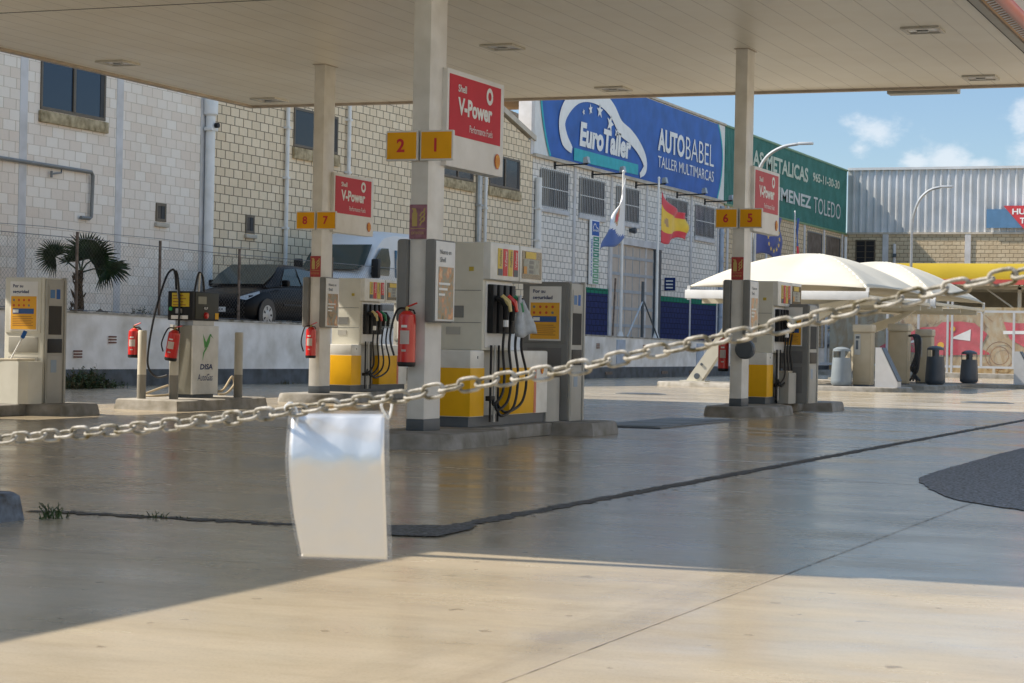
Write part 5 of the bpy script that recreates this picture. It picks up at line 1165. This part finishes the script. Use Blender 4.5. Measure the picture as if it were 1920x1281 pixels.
def muralbase():
    m, n, l, b = newmat('mural_reed_print'); g = n.new('ShaderNodeNewGeometry'); mp = n.new('ShaderNodeMapping'); mp.inputs['Scale'].default_value = (2.2, 1, 1); l.new(g.outputs['Position'], mp.inputs[0])
    t = n.new('ShaderNodeTexNoise'); t.inputs['Scale'].default_value = 1.1; t.inputs['Detail'].default_value = 7; t.inputs['Distortion'].default_value = 1.5; l.new(mp.outputs[0], t.inputs[0])
    r = n.new('ShaderNodeValToRGB'); l.new(t.outputs[0], r.inputs[0]); e = r.color_ramp.elements; e[0].position = .35; e[0].color = lin(150, 132, 100); e[1].position = .62; e[1].color = lin(176, 164, 136)
    q = e.new(.45); q.color = lin(166, 140, 98); l.new(r.outputs[0], b.inputs['Base Color']); b.inputs['Roughness'].default_value = .8; return m
m = MB(); m.box((-8.4, 0, .1), (10, .25, 3.15), muralbase()); m.build('painted_wall', mu)
M_reed = pm('reed_ochre', (.30, .15, .05), .8, var=.3); rnd = random.Random(11); m = MB(); Pm = lambda x, z: (x, -.012, z)
for i in range(150):
    x = rnd.choice([rnd.uniform(-6.5, -1.2), rnd.uniform(-1.2, 9)]); up = rnd.random() < .5; z = rnd.uniform(2.55, 2.95) if x > -1.3 and up else rnd.uniform(2.15, 2.6) if x < -1.3 else rnd.uniform(.35, .8)
    a = rnd.gauss(0, .4); Ls = rnd.uniform(.25, .7); stroke(m, [(x, z), (x+a*Ls*.5, z-Ls*.3), (x+a*Ls+rnd.gauss(0, .1), z-Ls*.55)], rnd.uniform(.015, .035), Pm, M_reed)
m.build('reeds', mu, recalc=False)
M_race = pm('race_car_red', (.60, .045, .07), .5, var=.15, scale=3)
def sx_(x): return -6.05+(x+4.9)*.704
def pg(m, pts, mat, d=-.02): m.add([(sx_(x), d, z) for x, z in pts], [tuple(range(len(pts)))], mat)
# profile measured along the wall: x grows to the right
m = MB(); pg(m, [(-4.9, 1.3), (-4.3, 1.52), (-3.5, 1.6), (-2.9, 1.98), (-2.2, 2.2), (-1.2, 2.25), (-.9, 2.45), (.3, 2.5), (1.2, 2.42), (2.0, 1.95), (1.75, 1.6), (1.5, 1.32), (2.1, 1.12), (2.2, 1.02), (.9, 1.0), (-.6, .95), (-2.0, 1.0), (-3.5, 1.12), (-4.9, 1.15)], M_race)
pg(m, [(3.0, 2.5), (3.9, 2.45), (8, 2.5), (8, 1.3), (4.4, 1.35), (3.4, 1.75)], M_race); m.split('race_car_body', mu)
m = MB(); pg(m, [(-.35, 1.72), (.95, 2.15), (.92, 1.62)], M_letter, -.03); pg(m, [(3.0, 2.1), (8, 2.15), (8, 2.02), (3.0, 1.95)], M_letter, -.03); pg(m, [(-3.9, 1.3), (-2.2, 1.75), (-2.2, 1.6)], M_letter, -.03); m.split('white_fin', mu)
m = MB(); m.lathe((sx_(-1.95), -.03, 1.42), [(.22, 0), (.22, -.004)], M_yel, 16, 'Y'); m.lathe((sx_(-.2), -.03, 2.15), [(.12, 0), (.12, -.004)], M_yel, 16, 'Y'); m.lathe((sx_(-.95), -.03, 1.4), [(.15, 0), (.15, -.004)], M_yel, 12, 'Y'); m.split('yellow_roundel', mu)
m = MB()
for cx_, cz_, rr in ((2.8, .98, .62), (2.8, .98, .4), (-3.2, .85, .6), (7, .98, .62)): stroke(m, [(sx_(cx_)+rr*math.cos(R(12*k)), cz_+rr*math.sin(R(12*k))) for k in range(31)], .04, lambda x, z: (x, -.035, z), M_reed)
m.split('wheel_outline', mu)

# yellow canopy of the next yard
yc = thing('yellow_canopy', 'far yellow fascia canopy with a red lower band and open trusses', 'canopy', (-14, 108, 0))
m = MB(); m.box((-8.2, 0, 4.86), (30, .3, 5.68), pm('far_yellow_fascia', (.66, .47, .03), .5, var=.05, scale=.6), .01); m.build('yellow_fascia', yc)
m = MB(); m.box((-8.2, -.03, 4.6), (30, .27, 4.855), pm('far_red_band', (.62, .10, .08), .5)); m.build('red_band', yc)
m = MB(); m.box((-8.2, .3, 5.3), (30, 12, 5.4), M_tancap); m.build('roof_sheet', yc)
for k in range(7):
    m = MB(); x = -7+5*k; m.box((x, 1, 4.4), (x+.12, 11, 4.55), M_arm)
    for j in range(5): m.tube([(x+.06, 1+2*j, 4.5), (x+.06, 2+2*j, 5.25), (x+.06, 3+2*j, 4.5)], .05, M_arm, 5)
    m.build('truss', yc)
    m = MB(); m.box((x, 1, 0), (x+.18, 1.2, 4.5), M_arm); m.tube([(x+.1, 1.1, 3.2), (x+1.8, 1.1, 4.4)], .05, M_arm, 5); m.tube([(x+.1, 1.1, 3.2), (x-1.6, 1.1, 4.4)], .05, M_arm, 5); m.build('post', yc)
m = MB(); m.box((-8, 1, 4.38), (30, 1.15, 4.56), M_arm); m.box((-8, 6, 4.38), (30, 6.15, 4.56), M_arm); m.split('beam', yc)
m = MB(); m.box((-8.2, 11.5, 0), (30, 11.8, 4.9), M_tancap); m.build('rear_wall', yc)

# ================================================================== VEHICLES (nose towards -y, origin at the middle of the front, on the ground)
def loft(mb, secs, mat, smooth=True):
    """secs: list of (y, [(x,z)...]) half outlines from the bottom edge up to the centre line"""
    vs, n = [], len(secs[0][1])*2-1
    for y, pr_ in secs:
        full = [(x, z) for x, z in pr_]+[(-x, z) for x, z in pr_[-2::-1]]
        vs += [(x, y, z) for x, z in full]
    fs = [(i*n+k, i*n+k+1, (i+1)*n+k+1, (i+1)*n+k) for i in range(len(secs)-1) for k in range(n-1)]
    fs += [tuple(range(n)), tuple((len(secs)-1)*n+k for k in range(n))[::-1]]
    mb.add(vs, fs, mat, smooth)
M_tyre = pm('tyre_rubber', (.018, .018, .018), .8); M_rim = pm('rim_silver', (.42, .43, .44), .35, .5); M_carglass = glassmat('car_glass', (44, 62, 62), .08); M_carglass.node_tree.nodes['Principled BSDF'].inputs['Specular IOR Level'].default_value = .35; M_lens = pm('headlamp_lens', (.45, .47, .48), .12, var=.2, scale=30)
def wheel(t, x, y, r, side, hub=M_rim):
    m = MB(); s = side; m.lathe((x, y, r), [(r*.72, -.02*s), (r*.96, -.02*s), (r, -.05*s), (r, -.2*s), (r*.7, -.22*s)], M_tyre, 28, 'X'); w = m.build('wheel', t)
    m = MB(); m.lathe((x, y, r), [(.02, .0), (r*.2, -.002*s), (r*.66, -.03*s), (r*.70, -.012*s)], hub, 28, 'X'); rm = m.build('rim', w)
    m = MB()
    for k in range(7):
        a = R(360/7*k); c = Vector((x+.003*s-.012*s, y+r*.48*math.cos(a), r+r*.48*math.sin(a))); e1 = Vector((0, math.cos(a), math.sin(a)))*r*.13; e2 = Vector((0, -math.sin(a), math.cos(a)))*r*.085
        m.add([c-e1-e2*.6, c-e1+e2*.6, c+e1+e2, c+e1-e2], [(0, 1, 2, 3)], M_blkp)
    m.build('rim_openings', w, recalc=False)
def hatch(lab, x, y, z, paint, ry=0, plate=None):
    t = thing('parked_car', lab, 'car', (x, y, z)); t.rotation_euler = (0, 0, ry)
    S = [(0, .62, .36, .56, .66), (.10, .82, .27, .66, .76), (.35, .92, .24, .78, .87), (.8, .96, .24, .90, 1.0), (1.25, .975, .24, .98, 1.10), (2.0, .98, .24, 1.04, 1.14), (3.1, .98, .24, 1.07, 1.16), (4.0, .96, .25, 1.08, 1.17), (4.35, .92, .28, 1.05, 1.14), (4.52, .84, .33, .98, 1.06), (4.6, .7, .4, .85, .92)]
    m = MB(); loft(m, [(y_, [(w*.93, zb), (w, zb+.13), (w*1.0, (zb+zm)/2+.05), (w*.985, zm-.02), (w*.93, zm+.05), (w*.6, zt), (0, zt+.02)]) for y_, w, zb, zm, zt in S], paint); body = m.build('body', t, auto=50)
    G = [(1.12, .84, 1.06, .78, 1.10), (1.6, .90, 1.08, .74, 1.40), (2.08, .92, 1.09, .70, 1.63), (2.7, .925, 1.10, .70, 1.70), (3.4, .92, 1.11, .68, 1.68), (4.0, .90, 1.11, .64, 1.55), (4.32, .86, 1.10, .62, 1.30), (4.5, .80, 1.06, .62, 1.08)]
    m = MB(); loft(m, [(y_, [(wb, zb), (wt+.03, zt-.10 if zt-zb > .2 else zt-.02), (wt-.05, zt-.02), (wt*.6, zt), (0, zt+.015)]) for y_, wb, zb, wt, zt in G], paint); m.build('roof', t, auto=50)
    m = MB()
    def pan(pts): m.add(pts, [tuple(range(len(pts)))], M_carglass)
    pan([(-.77, 1.08, 1.15), (.77, 1.08, 1.15), (.80, 1.5, 1.40), (.69, 2.0, 1.675), (-.69, 2.0, 1.675), (-.80, 1.5, 1.40)]); m.build('windscreen', t, recalc=False)
    for s in (1, -1):
        m = MB(); pan([(s*.905, 1.72, 1.14), (s*.935, 2.75, 1.145), (s*.745, 2.75, 1.60), (s*.745, 2.2, 1.56)]); m.build('side_window', t, recalc=False)
        m = MB(); pan([(s*.935, 2.83, 1.15), (s*.92, 3.85, 1.16), (s*.72, 3.7, 1.56), (s*.74, 2.83, 1.60)]); m.build('side_window', t, recalc=False)
        m = MB(); pts_ = [(s*.50, .10, .665), (s*.80, .19, .70), (s*.915, .62, .87), (s*.86, .70, .93), (s*.55, .22, .77)]; m.add([(a*1.03, b-.045, c+.03) for a, b, c in pts_], [tuple(range(5))], M_lens); m.build('headlight', t, recalc=False)
        m = MB(); m.box((s*.97, 1.62, 1.10), (s*1.16, 1.78, 1.27), paint, .04); m.build('mirror', t)
        m = MB(); m.box((s*.972, 1.75, .60), (s*.995, 4.0, .66), M_blkp, .01); m.build('side_strip', t)
        for yy in (.92, 3.82):
            m = MB(); m.lathe((s*.955, yy, .35), [(.43, 0), (.43, .03*s)], M_blk, 24, 'X'); m.build('wheel_arch', t); wheel(t, s*1.0, yy, .36, s)
        m = MB(); m.box((s*.6, 4.54, .85), (s*.82, 4.60, 1.12), M_redx, .02); m.build('tail_light', t)
    m = MB(); m.box((-.55, -.012, .38), (.55, .05, .50), M_blkp, .01); m.build('grille', t)
    m = MB(); m.box((-.31, -.03, .42), (.31, -.008, .54), M_letter, .004); pl_ = m.build('number_plate', t)
    if plate: m = MB(); text(m, plate, (-.26, -.034, .45), (1, 0, 0), (0, 0, 1), .52, .065, M_dgrey, .02); m.build('lettering', pl_, recalc=False)
    m = MB(); stroke(m, [(-.07, .70), (-.03, .76), (.0, .70), (.03, .77), (.08, .74)], .022, lambda a, b: (a, .055-.0, b+.0), M_rim); stroke(m, [(-.03, .66), (.02, .72), (.06, .67)], .02, lambda a, b: (a, .05, b), M_rim)
    for v in range(len(m.v)): m.v[v] = (m.v[v][0], m.v[v][1]-.075, m.v[v][2]-.08)
    m.build('front_emblem', t, recalc=False)
    m = MB(); m.tube([(.55, 1.18, 1.15), (.1, 1.32, 1.22)], .012, M_blkp, 5); m.build('wiper', t)
    return t
hatch('black hatchback parked on the street behind the whitewashed wall', -26.25, 45.15, 1.36, pm('car_black', (.004, .004, .005), .35, var=.1, spec=.12), plate='4905 BHX')
c = hatch('silver car parked in the shade behind the far end of the wall', -23.65, 102.3, 1.05, pm('car_silver', (.26, .28, .30), .3, .5, var=.05, coat=.6))

van = thing('parked_van', 'tall white van parked behind the black hatchback', 'van', (-25.97, 50.0, 1.42)); van.scale = (.86, 1, 1)
P_w = pm('van_white', (.66, .65, .63), .35, var=.05, scale=1, spec=.35)
S = [(0, .95, .45, .95, 1.02), (.12, 1.12, .35, 1.10, 1.18), (.45, 1.19, .32, 1.28, 1.38), (.8, 1.22, .32, 1.38, 1.55), (1.3, 1.23, .32, 1.45, 1.9), (1.75, 1.235, .32, 1.5, 2.40), (2.2, 1.24, .32, 1.5, 2.68), (2.8, 1.24, .32, 1.5, 2.78), (4.5, 1.24, .32, 1.5, 2.8), (6.6, 1.23, .32, 1.5, 2.78), (6.75, 1.18, .4, 1.5, 2.7)]
m = MB(); loft(m, [(y_, [(w*.95, zb), (w, zb+.2), (w, zm*.75), (w*.995, zm), (w*.965, max(zm+.02, zt-.5) if zt > 1.9 else zm+.03), (w*.90, max(zm+.04, zt-.12)), (w*.6, zt), (0, zt+.03)]) for y_, w, zb, zm, zt in S], P_w); m.build('body', van, auto=50)
m = MB(); m.add([(-1.0, .80, 1.60), (1.0, .80, 1.60), (1.09, 1.1, 1.72), (1.0, 1.72, 2.32), (-1.0, 1.72, 2.32), (-1.09, 1.1, 1.72)], [tuple(range(6))], M_carglass)
for v in range(len(m.v)): m.v[v] = (m.v[v][0], m.v[v][1]-.05, m.v[v][2]+.045)
m.build('windscreen', van, recalc=False)
for s in (1, -1):
    m = MB(); m.add([(s*1.243, 1.15, 1.52), (s*1.25, 2.35, 1.52), (s*1.25, 2.42, 1.9), (s*1.235, 2.3, 2.28), (s*1.23, 1.85, 2.26), (s*1.238, 1.5, 1.98)], [tuple(range(6))], M_carglass); m.build('side_window', van, recalc=False)
    m = MB(); m.box((s*1.20, 2.75, 1.48), (s*1.252, 4.3, 2.25), pm('van_blue_glass', (.03, .10, .17), .08), .01); m.build('side_window', van)
    m = MB(); m.box((s*1.26, 1.15, 1.42), (s*1.52, 1.33, 1.95), M_blkp, .05); m.build('mirror', van)
    m = MB(); m.box((s*.75, -.0, .85), (s*1.08, .22, 1.2), M_lens, .05); m.build('headlight', van)
    m = MB(); m.box((s*1.236, 2.44, 1.25), (s*1.262, 2.6, 1.4), M_blkp, .01); m.build('handle', van)
    m = MB(); m.box((s*1.236, 1.0, .55), (s*1.262, 6.5, .72), M_grey, .01); m.build('side_strip', van)
    for yy in (1.15, 5.3): m = MB(); m.lathe((s*1.215, yy, .42), [(.5, 0), (.5, .03*s)], M_blk, 24, 'X'); m.build('wheel_arch', van); wheel(van, s*1.26, yy, .42, s)
m = MB(); m.box((-.95, -.05, .42), (.95, .1, .8), M_dgrey, .04); m.build('bumper', van)
m = MB(); m.box((-.6, -.01, .88), (.6, .1, 1.02), M_blkp, .02); m.build('grille', van)
m = MB(); m.tube([(.25, 2.1, 2.62), (.25, 1.95, 2.85)], .012, M_blkp, 5); m.build('aerial', van)
for i, (txt, z_, h_) in enumerate((('SHUTTLE', 1.2, .14),)): pass
m = MB()
for i in range(5): m.box((1.2415, 2.9+.1*i, 1.05+.08*i), (1.2445, 4.2-.05*i, 1.09+.08*i), pm('van_print_blue', (.20, .26, .40), .4))
m.build('side_print', van)

# ================================================================== TANK COVER
t = thing('tank_cover', 'flat rectangular dark metal tank cover in the floor right of the nearest pump', 'manhole cover', (-9.4, 29.4, 0)); M_cover = pm('cover_metal', (.10, .105, .11), .5, .4, var=.25, scale=6, bump=.4)
m = MB()
m.box((-.56, -2.0, .001), (.56, -1.9, .02), M_dgrey); m.box((-.56, 1.9, .001), (.56, 2.0, .02), M_dgrey); m.box((-.56, -1.9, .001), (-.46, 1.9, .02), M_dgrey); m.box((.46, -1.9, .001), (.56, 1.9, .02), M_dgrey); m.build('frame', t)
for k in range(3): m = MB(); m.box((-.45, -1.88+1.26*k, .001), (.45, -.66+1.26*k, .026), M_cover, .006); m.build('lid', t)
for lab, x, y in (('small round metal inspection lid in the sunny ground left of the tents', -15.5, 46.5), ('long dark inspection lid in the sunny ground at the right', -7.6, 47.5)):
    t = thing('manhole_cover', lab, 'manhole cover', (x, y, 0)); m = MB(); m.lathe((0, 0, .001), [(.5, 0), (.5, .012), (.46, .02)], M_cover, 24); m.build('lid', t); m = MB(); m.lathe((0, 0, .0005), [(.6, 0), (.6, .008)], M_dgrey, 24); m.build('ring', t)

# ================================================================== CHAIN AND PLASTIC SLEEVE
M_chain = pm('chain_plastic', (.40, .375, .325), .55, var=.42, scale=30, bump=.3, bscale=120)
CH = [(-3.578, 4.81, .847), (-3.465, 4.801, .862), (-3.186, 4.773, .892), (-2.88, 4.736, .925), (-2.503, 4.682, .974), (-2.339, 4.655, .998), (-2.168, 4.633, 1.021), (-1.941, 4.6, 1.061), (-1.68, 4.556, 1.103), (-1.514, 4.53, 1.139), (-1.343, 4.508, 1.171), (-1.127, 4.477, 1.218), (-.944, 4.446, 1.258), (-.814, 4.421, 1.287), (-.71, 4.4, 1.308), (-.632, 4.383, 1.324), (-.554, 4.36, 1.34)]
CH = [(-3.95, 4.84, .81)]+CH+[(-.30, 4.30, 1.395)]
path = smooth_path(CH, 10)
ch = thing('chain', 'off white plastic chain slung across the foreground', 'chain', CH[5])
pitch = .0515; wr = .0047; hw = .0160; hl = pitch/2+wr*1.0; co = Vector(CH[5])
d = 0; k = 0; i = 0; nxt = 0; rnd = random.Random(3)
pos = []
for a, b in zip(path[:-1], path[1:]):
    L_ = (b-a).length
    while nxt <= d+L_: pos.append((a+(b-a)*((nxt-d)/L_), (b-a).normalized())); nxt += pitch
    d += L_
for k, (c, tg) in enumerate(pos):
    up = Vector((0, 0, 1)); n_ = tg.cross(up).normalized(); u_ = n_.cross(tg).normalized()
    ang = R(24 if k % 2 else -62)+R(rnd.uniform(-13, 13)); w_ = u_*math.cos(ang)+n_*math.sin(ang)
    pts_ = []
    for q in range(20):
        a = 2*math.pi*q/20; ca, sa = math.cos(a), math.sin(a)
        px_ = (hl-hw)*(1 if ca > 0 else -1)*min(1, abs(ca)*3)+hw*ca; pts_.append(c-co+tg*px_+w_*hw*sa)
    m = MB(); vs = []; seg = 8; N2 = len(pts_)
    nn = tg.cross(w_).normalized()
    for q in range(N2):
        tt = (pts_[(q+1) % N2]-pts_[q-1]).normalized(); o_n = tt.cross(nn).normalized()
        for s_ in range(seg): an = 2*math.pi*s_/seg; vs.append(pts_[q]+(o_n*math.cos(an)+nn*math.sin(an))*wr)
    m.add(vs, [(q*seg+s_, q*seg+(s_+1) % seg, ((q+1) % N2)*seg+(s_+1) % seg, ((q+1) % N2)*seg+s_) for q in range(N2) for s_ in range(seg)], M_chain, True)
    m.build('link', ch, auto=180)
# sleeve
mm, n_, l_, b_ = newmat('sleeve_paper'); g = n_.new('ShaderNodeNewGeometry'); tx = n_.new('ShaderNodeTexNoise'); tx.inputs['Scale'].default_value = 9; tx.inputs['Detail'].default_value = 5; l_.new(g.outputs['Position'], tx.inputs[0])
mx = n_.new('ShaderNodeMix'); mx.data_type = 'RGBA'; l_.new(tx.outputs[0], mx.inputs[0]); mx.inputs[6].default_value = (1, .97, .93, 1); mx.inputs[7].default_value = (.96, .93, .88, 1); l_.new(mx.outputs[2], b_.inputs['Base Color'])
b_.inputs['Roughness'].default_value = .30; b_.inputs['Metallic'].default_value = .78; b_.inputs['Coat Weight'].default_value = .5; b_.inputs['Coat Roughness'].default_value = .14; b_.inputs['Coat IOR'].default_value = 1.9; b_.inputs['Transmission Weight'].default_value = 0.0
tl_ = n_.new('ShaderNodeBsdfTranslucent'); l_.new(mx.outputs[2], tl_.inputs[0]); ms_ = n_.new('ShaderNodeMixShader'); ms_.inputs[0].default_value = .05; l_.new(b_.outputs[0], ms_.inputs[1]); l_.new(tl_.outputs[0], ms_.inputs[2]); l_.new(ms_.outputs[0], n_['Material Output'].inputs[0])
bp = n_.new('ShaderNodeBump'); bp.inputs['Strength'].default_value = .35; bp.inputs['Distance'].default_value = .012; l_.new(bp.outputs[0], b_.inputs['Normal']); tx2 = n_.new('ShaderNodeTexNoise'); tx2.inputs['Scale'].default_value = 16; l_.new(g.outputs['Position'], tx2.inputs[0]); l_.new(tx2.outputs[0], bp.inputs['Height']); l_.new(bp.outputs[0], b_.inputs['Coat Normal'])
M_clear = pm('sleeve_clear_edge', (.62, .64, .66), .12, var=.03); M_clear.node_tree.nodes['Principled BSDF'].inputs['Alpha'].default_value = .14
TL, TR, BLc, BRc = Vector((-2.488, 4.646, .974)), Vector((-2.250, 4.742, .978)), Vector((-2.462, 4.656, .598)), Vector((-2.236, 4.748, .596))
sl = thing('hanging_notice', 'blank faded paper in a clear plastic sleeve hanging from the chain', 'notice', TL)
ex = (TR-TL).normalized(); ey = Vector((0, 0, 1)).cross(ex).normalized()   # ey points away from the camera
def sleeve(u, v, off=0):
    top = TL.lerp(TR, u); bot = BLc.lerp(BRc, u); p = top.lerp(bot, v)
    if u < .5: p = p+ex*(-.012*math.sin(math.pi*min(1, v*1.15)))*(1-2*u)
    if v > .86 and u < .12: p = p+ex*(v-.86)*.12*(1-u/.12)*.5
    bend = .052*(1-min(1, v/.36))**1.6+.060*max(0, v-.28)**1.2+.006*math.sin(u*3.1+1)+.002*math.sin(u*17+v*9)*(1-v)
    return p+ey*(bend+off)-TL
def sheet(name, u0, u1, v0, v1, off, mat):
    m = MB(); A_, B_ = 22, 36; vs = [sleeve(u0+(u1-u0)*i/A_, v0+(v1-v0)*j/B_, off) for i in range(A_+1) for j in range(B_+1)]
    m.add(vs, [(i*(B_+1)+j, (i+1)*(B_+1)+j, (i+1)*(B_+1)+j+1, i*(B_+1)+j+1) for i in range(A_) for j in range(B_)], mat, True); o = m.build(name, sl, recalc=False, auto=180); s = o.modifiers.new('s', 'SOLIDIFY'); s.thickness = .0012; return o
sheet('paper', .03, .95, .02, .985, .002, mm); sheet('plastic_sleeve', 0, 1, 0, 1, -.0005, M_clear)
m = MB(); a0 = sleeve(.02, .015)
m.tube(smooth_path([a0+Vector((.004, .004, -.01)), a0+Vector((-.012, -.01, .012)), a0+Vector((0, 0, .026)), a0+Vector((.014, .005, .004)), a0+Vector((.025, -.012, -.05))], 5), .0035, M_letter, 6); m.build('cable_tie', sl)
m = MB(); a0 = sleeve(.975, .02)
m.tube(smooth_path([a0+Vector((0, .003, -.008)), a0+Vector((-.012, -.008, .02)), a0+Vector((-.004, -.004, .045)), a0+Vector((.010, .006, .03)), a0+Vector((.006, .004, -.004)), a0+Vector((0, .003, -.01))], 5), .0035, M_letter, 6); m.build('cable_tie', sl)
